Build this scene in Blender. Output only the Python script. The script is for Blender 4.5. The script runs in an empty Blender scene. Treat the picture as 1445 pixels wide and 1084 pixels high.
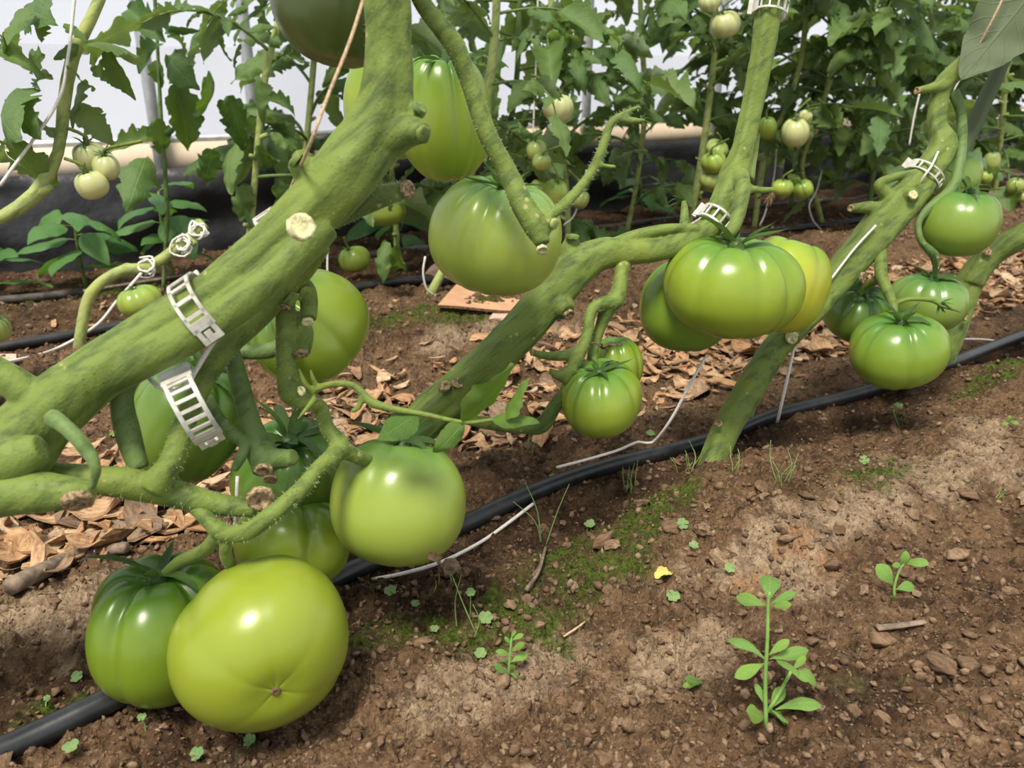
import bpy, math, random
import numpy as np
from mathutils import Vector, Matrix, Quaternion

# ------------------------------------------------------------------ camera
SC = bpy.context.scene
COL = SC.collection
FPX, IW, IH = 1134.0, 1445.0, 1084.0
PITCH = math.radians(20.9)
CP, SP = math.cos(PITCH), math.sin(PITCH)
CAMZ = 0.36
cd = bpy.data.cameras.new('camera')
cd.sensor_width = 36.0
cd.lens = 36.0 * FPX / IW
cd.clip_start = 0.01
cd.dof.use_dof = True
cd.dof.focus_distance = 0.62
cd.dof.aperture_fstop = 12.5
cam = bpy.data.objects.new('camera', cd)
COL.objects.link(cam)
cam.location = (0, 0, CAMZ)
cam.rotation_euler = (math.pi / 2 - PITCH, 0, 0)
SC.camera = cam

# ------------------------------------------------------------------ light
world = bpy.data.worlds.new('world')
SC.world = world
world.use_nodes = True
wb = world.node_tree.nodes['Background']
wb.inputs['Color'].default_value = (0.93, 0.96, 1.0, 1)
wb.inputs['Strength'].default_value = 0.95
sd = bpy.data.lights.new('sun', 'SUN')
sd.energy = 5.0
sd.angle = math.radians(17)
sd.color = (1.0, 0.93, 0.80)
sun = bpy.data.objects.new('sun', sd)
COL.objects.link(sun)
sun.rotation_euler = Vector((-0.17, -0.40, 0.88)).to_track_quat('Z', 'Y').to_euler()
vs = SC.view_settings
vs.view_transform = 'Standard'
vs.look = 'None'
vs.gamma = 1.0
vs.use_curve_mapping = False
vs.exposure = 0.10

# ------------------------------------------------------------------ helpers
rng = np.random.default_rng(7)
random.seed(7)
ROWU = np.array([0.839, 0.545])     # direction along the beds
ROWV = np.array([-0.545, 0.839])    # away from the camera, across the beds


def at(px, py, d):
    "point seen at photo pixel px,py at depth d (metres along the lens axis)"
    a = (px - IW / 2) / FPX * d
    b = -(py - IH / 2) / FPX * d
    return Vector((a, d * CP + b * SP, CAMZ - d * SP + b * CP))


def facing(px, py, dx, dy):
    "direction that shows at the offset dx right, dy down (in radii) on a ball at that pixel"
    t = (Vector((0, 0, CAMZ)) - at(px, py, 1.0)).normalized()
    r = Vector((1, 0, 0)); r = (r - t * r.dot(t)).normalized()
    dn = r.cross(t)
    if dn.z > 0: dn = -dn
    return r * dx + dn * dy + t * math.sqrt(max(0, 1 - dx * dx - dy * dy))


def pxm(r, d):
    return r * d / FPX


def smooth(e0, e1, x):
    t = np.clip((x - e0) / (e1 - e0), 0, 1)
    return t * t * (3 - 2 * t)


_G = rng.normal(size=(4096, 2))
_G /= np.linalg.norm(_G, axis=1, keepdims=True)


def pnoise(x, y, seed=0):
    x = np.asarray(x, float); y = np.asarray(y, float)
    xi = np.floor(x).astype(np.int64); yi = np.floor(y).astype(np.int64)
    xf = x - xi; yf = y - yi
    u = xf * xf * xf * (xf * (xf * 6 - 15) + 10)
    v = yf * yf * yf * (yf * (yf * 6 - 15) + 10)

    def g(ix, iy):
        h = ((ix * 374761393 + iy * 668265263 + seed * 974711) ^ ((ix * 1274126177 + iy * 97) >> 7)) & 4095
        return _G[h]

    def dot(ix, iy, dx, dy):
        gg = g(ix, iy)
        return gg[..., 0] * dx + gg[..., 1] * dy
    n00 = dot(xi, yi, xf, yf); n10 = dot(xi + 1, yi, xf - 1, yf)
    n01 = dot(xi, yi + 1, xf, yf - 1); n11 = dot(xi + 1, yi + 1, xf - 1, yf - 1)
    a = n00 + u * (n10 - n00); b = n01 + u * (n11 - n01)
    return (a + v * (b - a)) * 1.5


def fbm(x, y, oct=4, seed=0, gain=0.5):
    s = 0; a = 1.0; f = 1.0
    for k in range(oct):
        s = s + a * pnoise(x * f, y * f, seed + k * 17)
        a *= gain; f *= 2.03
    return s


def gbase(x, y):
    "large shape of the ground: two raised beds, a sunken drip furrow, the chip path"
    x = np.asarray(x, float); y = np.asarray(y, float)
    u = x * ROWU[0] + y * ROWU[1]; v = x * ROWV[0] + y * ROWV[1]
    h = 0.026 * np.exp(-((v - 0.36) / 0.09) ** 2) * smooth(0.28, 0.5, u)
    h = h + 0.016 * np.exp(-((x - 0.205) ** 2 + (y - 0.69) ** 2) / 0.07 ** 2)
    h = h + 0.030 * np.exp(-((x - 0.575) ** 2 + (y - 0.91) ** 2) / 0.085 ** 2)
    h = h - 0.010 * np.exp(-((v - 0.50) / 0.05) ** 2)
    h = h + 0.020 * np.exp(-((v - 0.585) / 0.045) ** 2) * (0.35 + 0.65 * smooth(0.25, -0.05, u))
    h = h - 0.010 * smooth(0.60, 0.68, v) * smooth(0.98, 0.9, v)
    h = h + 0.040 * np.exp(-((v - 1.07) / 0.10) ** 2)
    h = h + 0.015 * np.exp(-((v - 1.40) / 0.12) ** 2)
    h = h + 0.011 * fbm(x * 7, y * 7, 2, 3) + 0.0045 * fbm(x * 19, y * 19, 2, 9)
    return h


def gfine(x, y):
    n = fbm(x * 28, y * 28, 5, 11, 0.58)
    rid = 1 - np.abs(fbm(x * 75, y * 75, 3, 29, 0.6)) * 1.6
    return 0.0052 * n + 0.0046 * rid


def gz(x, y):
    return float(gbase(x, y) + gfine(x, y))


def ground_px(px, py, up=0.0):
    "where the line of sight of a photo pixel meets the soil"
    d = 0.25
    while d < 6:
        p = at(px, py, d)
        if p.z < gz(p.x, p.y) + up:
            break
        d += 0.016
    lo, hi = d - 0.016, d
    for _ in range(5):
        d = (lo + hi) / 2
        p = at(px, py, d)
        if p.z < gz(p.x, p.y) + up: hi = d
        else: lo = d
    return p, d


def wall_px(px, py, v):
    lo, hi = 0.2, 12.0
    for _ in range(50):
        m = (lo + hi) / 2
        p = at(px, py, m)
        if p.x * ROWV[0] + p.y * ROWV[1] < v:
            lo = m
        else:
            hi = m
    return p, lo


def uv2xy(u, v):
    return u * ROWU + v * ROWV


class MB:
    "collects shapes into one mesh"
    def __init__(self):
        self.v = []; self.f = []; self.uv = None

    def add(self, verts, faces):
        n = len(self.v)
        self.v.extend([tuple(p) for p in verts])
        self.f.extend([tuple(i + n for i in f) for f in faces])
        return self

    def box(self, c, ax, ay, az):
        "centre and three half-axis vectors"
        c = Vector(c); ax = Vector(ax); ay = Vector(ay); az = Vector(az)
        vs_ = [c + ax * sx + ay * sy + az * sz for sx in (-1, 1) for sy in (-1, 1) for sz in (-1, 1)]
        return self.add(vs_, [(0, 1, 3, 2), (4, 6, 7, 5), (0, 4, 5, 1), (2, 3, 7, 6), (0, 2, 6, 4), (1, 5, 7, 3)])

    def tube(self, pts, rad, seg=10, step=None, ridge=None, cap=True, flat=1.0):
        P, R = spline(pts, rad, step)
        n = len(P)
        T = [(P[min(i + 1, n - 1)] - P[max(i - 1, 0)]).normalized() for i in range(n)]
        ref = Vector((0, 0, 1)) if abs(T[0].z) < 0.9 else Vector((1, 0, 0))
        A = T[0].cross(ref).normalized()
        V = []; L = 0.0
        for i in range(n):
            A = (A - T[i] * A.dot(T[i])).normalized()
            B = T[i].cross(A)
            if i:
                L += (P[i] - P[i - 1]).length
            for k in range(seg):
                a = 2 * math.pi * k / seg
                r = R[i] * (ridge(a, L) if ridge else 1.0)
                V.append(P[i] + A * (math.cos(a) * r) + B * (math.sin(a) * r * flat))
        Fc = []
        for i in range(n - 1):
            for k in range(seg):
                k2 = (k + 1) % seg
                Fc.append((i * seg + k, i * seg + k2, (i + 1) * seg + k2, (i + 1) * seg + k))
        if cap:
            Fc.append(tuple(range(seg - 1, -1, -1)))
            Fc.append(tuple((n - 1) * seg + k for k in range(seg)))
        return self.add(V, Fc)

    def mesh(self, name, smooth_=True):
        m = bpy.data.meshes.new(name)
        m.from_pydata(self.v, [], self.f)
        if smooth_:
            m.polygons.foreach_set('use_smooth', [True] * len(m.polygons))
        m.update()
        return m


def spline(pts, rad, step=None):
    "Catmull-Rom through pts with radii"
    pts = [Vector(p) for p in pts]
    if not hasattr(rad, '__len__'):
        rad = [rad] * len(pts)
    if len(pts) == 2:
        pts = [pts[0], (pts[0] + pts[1]) / 2, pts[1]]; rad = [rad[0], (rad[0] + rad[1]) / 2, rad[1]]
    E = [pts[0] * 2 - pts[1]] + pts + [pts[-1] * 2 - pts[-2]]
    RR = [rad[0]] + list(rad) + [rad[-1]]
    P = []; R = []
    for i in range(1, len(E) - 2):
        p0, p1, p2, p3 = E[i - 1], E[i], E[i + 1], E[i + 2]
        L = (p2 - p1).length
        st = step or max(0.0015, 0.45 * min(RR[i], RR[i + 1]) + 0.001)
        k = max(2, int(L / st))
        k = min(k, 60)
        for j in range(k):
            t = j / k
            P.append(0.5 * ((2 * p1) + (p2 - p0) * t + (2 * p0 - 5 * p1 + 4 * p2 - p3) * t * t + (3 * p1 - p0 - 3 * p2 + p3) * t ** 3))
            s = t * t * (3 - 2 * t)
            R.append(RR[i] * (1 - s) + RR[i + 1] * s)
    P.append(pts[-1]); R.append(rad[-1])
    return P, R


def link(o, parent=None):
    COL.objects.link(o)
    if parent is not None:
        o.parent = parent
    return o


def tag(o, label=None, cat=None, group=None, kind=None):
    if label: o['label'] = label
    if cat: o['category'] = cat
    if group: o['group'] = group
    if kind: o['kind'] = kind
    return o


def thing(name, label, cat, loc=(0, 0, 0), group=None):
    o = bpy.data.objects.new(name, None)
    o.empty_display_size = 0.02
    o.location = loc
    link(o)
    return tag(o, label, cat, group)


def wpos(o):
    p = Vector((0, 0, 0))
    while o is not None:
        p = p + o.location
        o = o.parent
    return p


def part(name, mb, mat, parent=None, smooth_=True):
    "world-space geometry as one mesh object; its origin is its parent's (or the geometry's own foot)"
    if parent is not None:
        off = wpos(parent); loc = Vector((0, 0, 0))
    else:
        arr = np.array(mb.v); lo = arr.min(0); hi = arr.max(0)
        off = Vector(((lo[0] + hi[0]) / 2, (lo[1] + hi[1]) / 2, lo[2])); loc = off
    mb.v = [(p[0] - off.x, p[1] - off.y, p[2] - off.z) for p in mb.v]
    o = bpy.data.objects.new(name, mb.mesh(name, smooth_))
    o.location = loc
    if mat: o.data.materials.append(mat)
    return link(o, parent)


def remesh(o, vox, it=6):
    m = o.modifiers.new('Remesh', 'REMESH'); m.mode = 'VOXEL'; m.voxel_size = vox; m.use_smooth_shade = True
    s = o.modifiers.new('Smooth', 'SMOOTH'); s.factor = 0.5; s.iterations = it
    return o


# ------------------------------------------------------------------ materials
class NT:
    def __init__(self, name):
        self.m = bpy.data.materials.new(name); self.m.use_nodes = True
        self.t = self.m.node_tree
        self.b = self.t.nodes['Principled BSDF']; self.out = self.t.nodes['Material Output']

    def n(self, typ, props=None, **ins):
        nd = self.t.nodes.new(typ)
        for k, v in (props or {}).items(): setattr(nd, k, v)
        for k, v in ins.items():
            s = nd.inputs[int(k[1:])] if k[0] == '_' and k[1:].isdigit() else nd.inputs[k.replace('_', ' ')]
            self.set(s, v)
        return nd

    def set(self, s, v):
        if isinstance(v, bpy.types.NodeSocket): self.t.links.new(v, s)
        elif isinstance(v, bpy.types.Node): self.t.links.new(v.outputs[0], s)
        else:
            if hasattr(s.default_value, '__len__') and not hasattr(v, '__len__'): v = (v,) * len(s.default_value)
            if hasattr(s.default_value, '__len__') and len(s.default_value) == 4 and len(v) == 3: v = (*v, 1)
            s.default_value = v

    def mix(self, fac, a, b, mode='MIX'):
        nd = self.t.nodes.new('ShaderNodeMix'); nd.data_type = 'RGBA'; nd.blend_type = mode
        self.set(nd.inputs[0], fac); self.set(nd.inputs[6], a); self.set(nd.inputs[7], b)
        return nd.outputs[2]

    def math(self, op, a, b=0.0, c=0.0, clamp=False):
        nd = self.t.nodes.new('ShaderNodeMath'); nd.operation = op; nd.use_clamp = clamp
        self.set(nd.inputs[0], a); self.set(nd.inputs[1], b); self.set(nd.inputs[2], c)
        return nd.outputs[0]

    def ramp(self, fac, lo, hi, a=0.0, b=1.0):
        nd = self.t.nodes.new('ShaderNodeMapRange'); nd.interpolation_type = 'SMOOTHSTEP'
        for i, v in enumerate((fac, lo, hi, a, b)): self.set(nd.inputs[i], v)
        return nd.outputs[0]

    def noise(self, scale, detail=3.0, rough=0.5, vec=None):
        nd = self.n('ShaderNodeTexNoise', Scale=scale, Detail=detail, Roughness=rough)
        if vec is not None: self.set(nd.inputs['Vector'], vec)
        return nd.outputs['Fac']

    def obj(self):
        return self.n('ShaderNodeTexCoord').outputs['Object']

    def attr(self, name):
        return self.n('ShaderNodeAttribute', {'attribute_name': name}).outputs['Fac']

    def bump(self, h, strength, dist):
        nd = self.n('ShaderNodeBump', Strength=strength, Distance=dist, Height=h)
        self.set(self.b.inputs['Normal'], nd); return nd

    def p(self, **kw):
        for k, v in kw.items(): self.set(self.b.inputs[k.replace('_', ' ')], v)
        return self


def simple(name, col, rough=0.6, spec=0.5, vary=0.25, scale=40, bump=0.3, bd=0.001, metal=0.0):
    t = NT(name); o = t.obj()
    f = t.noise(scale, 4, 0.6, o)
    dark = tuple(c * (1 - vary) for c in col); lite = tuple(min(1, c * (1 + vary)) for c in col)
    t.p(Base_Color=t.mix(t.ramp(f, 0.3, 0.7), dark, lite), Roughness=rough, Specular_IOR_Level=spec, Metallic=metal)
    if bump: t.bump(f, bump, bd)
    return t.m


def mat_tomato():
    t = NT('tomato_skin'); o = t.obj()
    oi = t.n('ShaderNodeObjectInfo')
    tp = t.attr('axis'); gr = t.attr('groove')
    wob = t.math('MULTIPLY', t.math('SUBTRACT', t.noise(26, 3, 0.6, o), 0.5), 0.30)
    f = t.math('SUBTRACT', 1.0, t.math('MULTIPLY', t.ramp(t.math('ADD', tp, wob), 0.05, 0.52, 1.0, 0.0), oi.outputs['Alpha']))
    lite = oi.outputs['Color']
    dark = t.mix(1.0, lite, (0.34, 0.58, 0.70), 'MULTIPLY')
    c = t.mix(f, dark, lite)
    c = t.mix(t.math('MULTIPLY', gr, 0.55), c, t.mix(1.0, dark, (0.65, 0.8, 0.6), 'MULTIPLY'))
    # fine pale lenticels and a few brown specks of the skin
    v = t.n('ShaderNodeTexVoronoi', Vector=o, Scale=900.0)
    c = t.mix(t.math('MULTIPLY', t.ramp(v.outputs['Distance'], 0.32, 0.05), 0.22), c, t.mix(1.0, lite, (1.35, 1.25, 1.3), 'MULTIPLY'))
    v2 = t.n('ShaderNodeTexVoronoi', Vector=o, Scale=90.0)
    c = t.mix(t.math('MULTIPLY', t.ramp(v2.outputs['Distance'], 0.10, 0.04), t.ramp(t.noise(30, 1, 0.5, o), 0.62, 0.7)), c, (0.06, 0.05, 0.02))
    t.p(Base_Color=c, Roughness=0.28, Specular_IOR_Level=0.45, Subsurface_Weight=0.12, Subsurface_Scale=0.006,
        Subsurface_Radius=(0.6, 1.0, 0.25), Coat_Weight=0.0)
    t.bump(t.noise(700, 2, 0.5, o), 0.04, 0.0004)
    return t.m


def mat_stem(name, col, dark, nod=1.0):
    t = NT(name); o = t.obj()
    mp = t.n('ShaderNodeMapping', {'vector_type': 'TEXTURE'}, Vector=o); mp.inputs['Rotation'].default_value = (0, math.radians(-40), 0); mp.inputs['Scale'].default_value = (6.0, 1, 1)
    f = t.noise(130, 5, 0.62, mp.outputs[0])
    c = t.mix(t.ramp(f, 0.30, 0.58), dark, col)
    f2 = t.noise(16, 3, 0.5, o)
    c = t.mix(t.ramp(f2, 0.55, 0.75, 0, 0.55), c, tuple(x * k for x, k in zip(col, (1.35, 1.2, 0.85))))
    v = t.n('ShaderNodeTexVoronoi', Vector=o, Scale=380.0)
    c = t.mix(t.math('MULTIPLY', t.ramp(v.outputs['Distance'], 0.3, 0.1), t.ramp(t.noise(40, 2, 0.5, o), 0.52, 0.62, 0, 0.7)), c, tuple(x * 0.4 for x in col))
    v3 = t.n('ShaderNodeTexVoronoi', Vector=o, Scale=110.0)
    c = t.mix(t.math('MULTIPLY', t.ramp(v3.outputs['Distance'], 0.22, 0.10), t.ramp(t.noise(33, 2, 0.5, o), 0.56, 0.64, 0, 0.8)), c, (0.36, 0.34, 0.13))
    t.p(Base_Color=c, Roughness=0.62, Specular_IOR_Level=0.3, Sheen_Weight=0.15, Sheen_Roughness=0.4, Sheen_Tint=(0.8, 0.95, 0.6, 1))
    h = t.math('ADD', t.math('ADD', t.noise(240, 3, 0.6, o), t.math('MULTIPLY', t.noise(300, 3, 0.6, mp.outputs[0]), 1.2)), t.math('MULTIPLY', t.ramp(v.outputs['Distance'], 0.45, 0.1), 0.35))
    t.bump(h, 0.28 * nod, 0.0012)
    return t.m


def mat_leaf(name, top, under, gloss=0.45, trans=0.22):
    t = NT(name)
    oi = t.n('ShaderNodeObjectInfo')
    uvn = t.n('ShaderNodeUVMap'); sep = t.n('ShaderNodeSeparateXYZ', Vector=uvn.outputs[0])
    s = t.math('ABSOLUTE', t.math('SUBTRACT', sep.outputs[0], 0.5)); tt = sep.outputs[1]
    ob = t.obj()
    lat = t.math('ABSOLUTE', t.math('SUBTRACT', t.math('FRACT', t.math('MULTIPLY', t.math('SUBTRACT', tt, t.math('MULTIPLY', s, 0.55)), 7.0)), 0.5))
    vein = t.math('MAXIMUM', t.ramp(s, 0.028, 0.008), t.math('MULTIPLY', t.ramp(lat, 0.07, 0.01), 0.6))
    rnd = oi.outputs['Random']
    f = t.noise(45, 3, 0.6, ob)
    c = t.mix(t.ramp(f, 0.3, 0.7), tuple(x * 0.72 for x in top), tuple(min(1, x * 1.2) for x in top))
    c = t.mix(t.math('MULTIPLY', rnd, 0.6), c, tuple(x * k for x, k in zip(top, (1.7, 1.35, 1.1))))
    geo = t.n('ShaderNodeNewGeometry')
    c = t.mix(geo.outputs['Backfacing'], c, t.mix(t.math('MULTIPLY', rnd, 0.4), under, tuple(x * 1.25 for x in under)))
    c = t.mix(t.math('MULTIPLY', vein, 0.5), c, tuple(min(1, x * k) for x, k in zip(top, (2.2, 1.7, 1.8))))
    t.p(Base_Color=c, Roughness=gloss, Specular_IOR_Level=0.42)
    h = t.math('SUBTRACT', t.math('MULTIPLY', t.noise(170, 3, 0.55, ob), 0.8), vein)
    bp = t.bump(h, 0.5, 0.0014)
    tr = t.n('ShaderNodeBsdfTranslucent', Color=t.mix(1.0, c, (1.5, 1.55, 0.5), 'MULTIPLY'))
    t.set(tr.inputs['Normal'], bp)
    mx = t.n('ShaderNodeMixShader', _0=trans, _1=t.b.outputs[0], _2=tr.outputs[0])
    t.set(t.out.inputs[0], mx.outputs[0])
    return t.m


def mat_soil():
    t = NT('soil'); o = t.obj()
    n1 = t.noise(9, 6, 0.62, o); n2 = t.noise(60, 6, 0.68, o); n3 = t.noise(230, 4, 0.65, o)
    dark = (0.055, 0.033, 0.019); mid = (0.182, 0.108, 0.058); pale = (0.36, 0.25, 0.155)
    c = t.mix(t.ramp(n2, 0.30, 0.62), dark, mid)
    c = t.mix(t.ramp(n3, 0.50, 0.74, 0, 0.75), c, pale)
    c = t.mix(t.ramp(n1, 0.42, 0.66, 0, 0.55), c, t.mix(1.0, c, (0.45, 0.42, 0.40), 'MULTIPLY'))
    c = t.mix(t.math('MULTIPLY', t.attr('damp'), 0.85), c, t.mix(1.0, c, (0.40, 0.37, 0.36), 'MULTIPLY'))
    c = t.mix(t.math('MULTIPLY', t.attr('dry'), t.ramp(n2, 0.25, 0.6, 0.15, 0.62)), c, t.mix(t.ramp(n3, 0.3, 0.7), (0.33, 0.235, 0.15), (0.55, 0.42, 0.28)))  # paler soil, which also paints in the sunlit patches
    c = t.mix(t.math('MULTIPLY', t.attr('rust'), t.ramp(n2, 0.35, 0.6, 0.1, 0.6)), c, (0.34, 0.15, 0.055))
    mossy = t.math('MULTIPLY', t.attr('moss'), t.ramp(n2, 0.36, 0.56))
    c = t.mix(mossy, c, t.mix(t.ramp(n3, 0.3, 0.7), (0.022, 0.034, 0.006), (0.095, 0.125, 0.018)))
    t.p(Base_Color=c, Roughness=0.93, Specular_IOR_Level=0.15)
    v = t.n('ShaderNodeTexVoronoi', Vector=o, Scale=210.0)
    h = t.math('ADD', t.math('MULTIPLY', t.math('SUBTRACT', 1.0, v.outputs['Distance']), 0.5), t.math('ADD', n3, t.math('MULTIPLY', n2, 0.8)))
    t.bump(h, 1.0, 0.0065)
    return t.m


def mat_chunk(name, cols, rough=0.85, bscale=260):
    "colour differs from piece to piece"
    t = NT(name); o = t.obj()
    oi = t.n('ShaderNodeObjectInfo'); geo = t.n('ShaderNodeNewGeometry')
    r = t.math('FRACT', t.math('ADD', oi.outputs['Random'], geo.outputs['Random Per Island']))
    cr = t.n('ShaderNodeValToRGB', Fac=r); el = cr.color_ramp.elements
    while len(el) < len(cols): el.new(0.5)
    for i, c in enumerate(cols):
        el[i].position = i / (len(cols) - 1); el[i].color = (*c, 1)
    mp = t.n('ShaderNodeMapping', Vector=o); mp.inputs['Scale'].default_value = (0.25, 1, 1)
    f = t.noise(bscale, 5, 0.65, mp.outputs[0])
    c = t.mix(t.ramp(f, 0.32, 0.66), t.mix(1.0, cr.outputs[0], (0.5, 0.44, 0.40), 'MULTIPLY'), cr.outputs[0])
    t.p(Base_Color=c, Roughness=rough, Specular_IOR_Level=0.2)
    t.bump(f, 0.6, 0.0015)
    return t.m


def mat_film(name, col, transp, tl):
    t = NT(name); o = t.obj()
    f = t.noise(2.5, 4, 0.55, o)
    g = t.noise(1.1, 2, 0.5, o)
    c = t.mix(t.ramp(f, 0.35, 0.7), tuple(x * 0.9 for x in col), col)
    tr = t.n('ShaderNodeBsdfTranslucent', Color=c)
    df = t.n('ShaderNodeBsdfDiffuse', Color=c)
    tp = t.n('ShaderNodeBsdfTransparent', Color=(0.97, 0.98, 1.0, 1))
    m1 = t.n('ShaderNodeMixShader', _0=tl, _1=df.outputs[0], _2=tr.outputs[0])
    m2 = t.n('ShaderNodeMixShader', _0=t.ramp(g, 0.3, 0.7, transp * 0.85, transp), _1=m1.outputs[0], _2=tp.outputs[0])
    t.set(t.out.inputs[0], m2.outputs[0])
    return t.m


def mat_plastic():
    t = NT('clip_plastic'); o = t.obj()
    f = t.noise(120, 4, 0.6, o)
    t.p(Base_Color=t.mix(t.ramp(f, 0.35, 0.75), (0.68, 0.66, 0.61), (0.46, 0.43, 0.35)), Roughness=0.36, Subsurface_Weight=0.2,
        Subsurface_Scale=0.002)
    tr = t.n('ShaderNodeBsdfTranslucent', Color=(0.85, 0.84, 0.78, 1))
    mx = t.n('ShaderNodeMixShader', _0=0.22, _1=t.b.outputs[0], _2=tr.outputs[0])
    t.set(t.out.inputs[0], mx.outputs[0])
    return t.m


M = dict(
    tomato=mat_tomato(),
    stem=mat_stem('stem_skin', (0.142, 0.196, 0.036), (0.058, 0.095, 0.020)),
    stem_dark=mat_stem('dark_green_stem_skin', (0.125, 0.195, 0.056), (0.060, 0.105, 0.028), 0.7),  # cooler green skin for petioles, leaf stalks and some stems
    stem_pale=mat_stem('old_stem_skin', (0.32, 0.37, 0.12), (0.18, 0.23, 0.065), 0.8),
    sepal=mat_leaf('sepal_skin', (0.045, 0.105, 0.022), (0.10, 0.17, 0.06)),
    leaf=mat_leaf('tomato_leaf', (0.085, 0.165, 0.044), (0.150, 0.215, 0.105), 0.45, 0.30),
    leaf_young=mat_leaf('young_leaf', (0.085, 0.175, 0.030), (0.15, 0.23, 0.08), 0.4, 0.25),
    leaf_pepper=mat_leaf('pepper_leaf', (0.060, 0.175, 0.040), (0.10, 0.24, 0.06), 0.3, 0.3),
    weed=mat_leaf('weed_leaf', (0.165, 0.320, 0.070), (0.18, 0.31, 0.10), 0.5, 0.25),
    clover=mat_leaf('clover_leaf', (0.190, 0.330, 0.130), (0.22, 0.33, 0.16), 0.6, 0.25),
    soil=mat_soil(),
    clod=mat_chunk('soil_clod', [(0.13, 0.083, 0.050), (0.20, 0.130, 0.080), (0.26, 0.175, 0.108), (0.14, 0.087, 0.052), (0.30, 0.215, 0.14), (0.16, 0.105, 0.066), (0.21, 0.135, 0.085), (0.12, 0.078, 0.05)], 0.95),
    clod_big=mat_chunk('soil_lump', [(0.15, 0.095, 0.057), (0.22, 0.145, 0.09), (0.30, 0.21, 0.135), (0.17, 0.11, 0.068), (0.25, 0.165, 0.10), (0.19, 0.12, 0.075)], 0.95, 3.2),
    chip=mat_chunk('wood_chip', [(0.45, 0.265, 0.135), (0.54, 0.36, 0.21), (0.34, 0.19, 0.095), (0.50, 0.30, 0.155), (0.24, 0.165, 0.11), (0.58, 0.42, 0.27), (0.42, 0.24, 0.12)], 0.8, 11),
    chip_mulch=mat_chunk('wood_chip_mulch', [(0.45, 0.265, 0.135), (0.54, 0.36, 0.21), (0.34, 0.19, 0.095), (0.50, 0.30, 0.155), (0.24, 0.165, 0.11), (0.58, 0.42, 0.27), (0.42, 0.24, 0.12)], 0.8, 300),
    twig=simple('grey_twig', (0.20, 0.15, 0.11), 0.85, 0.2, 0.4, 120, 0.6),
    cut=simple('cut_wood', (0.30, 0.215, 0.12), 0.9, 0.2, 0.65, 420, 0.9, 0.002),
    cut_pale=simple('pale_cut', (0.55, 0.52, 0.28), 0.75, 0.3, 0.35, 260, 0.8, 0.002),
    hose=simple('black_hose', (0.016, 0.017, 0.019), 0.36, 0.5, 0.4, 90, 0.10),
    hose_dust=simple('dusty_hose', (0.060, 0.052, 0.046), 0.6, 0.4, 0.5, 60, 0.15),
    twine=simple('white_twine', (0.72, 0.69, 0.63), 0.75, 0.3, 0.15, 700, 0.4, 0.0006),
    jute=simple('tan_twine', (0.50, 0.36, 0.22), 0.85, 0.2, 0.3, 700, 0.6, 0.0008),
    clip=mat_plastic(),
    steel=simple('galvanised_steel', (0.42, 0.43, 0.45), 0.45, 0.5, 0.15, 60, 0.1, 0.001, 0.5),
    board=simple('pine_board', (0.66, 0.53, 0.40), 0.7, 0.3, 0.10, 9, 0.1),
    blackfilm=simple('black_mulch_film', (0.020, 0.020, 0.024), 0.42, 0.5, 0.4, 12, 0.6, 0.01),
    film=mat_film('white_greenhouse_film', (0.98, 0.97, 0.98), 0.20, 0.92),
    skirt=mat_film('milky_film_skirt', (0.97, 0.955, 0.96), 0.12, 0.92),
    card=simple('cardboard', (0.46, 0.265, 0.155), 0.85, 0.2, 0.12, 30, 0.2),
    card_pink=simple('faded_cardboard', (0.56, 0.37, 0.29), 0.85, 0.2, 0.12, 30, 0.2),
    card_edge=simple('cardboard_edge', (0.16, 0.09, 0.055), 0.9, 0.2, 0.5, 200, 0.6),
    dried=simple('dried_flower', (0.13, 0.085, 0.045), 0.9, 0.2, 0.5, 300, 0.6),
    hair=simple('stem_hair', (0.62, 0.70, 0.42), 0.7, 0.2, 0.1, 30, 0),
    moss=simple('moss', (0.080, 0.120, 0.016), 0.9, 0.2, 0.5, 60, 0.2),
    grass=simple('grass_blade', (0.20, 0.29, 0.09), 0.7, 0.3, 0.3, 50, 0.1),
)

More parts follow.
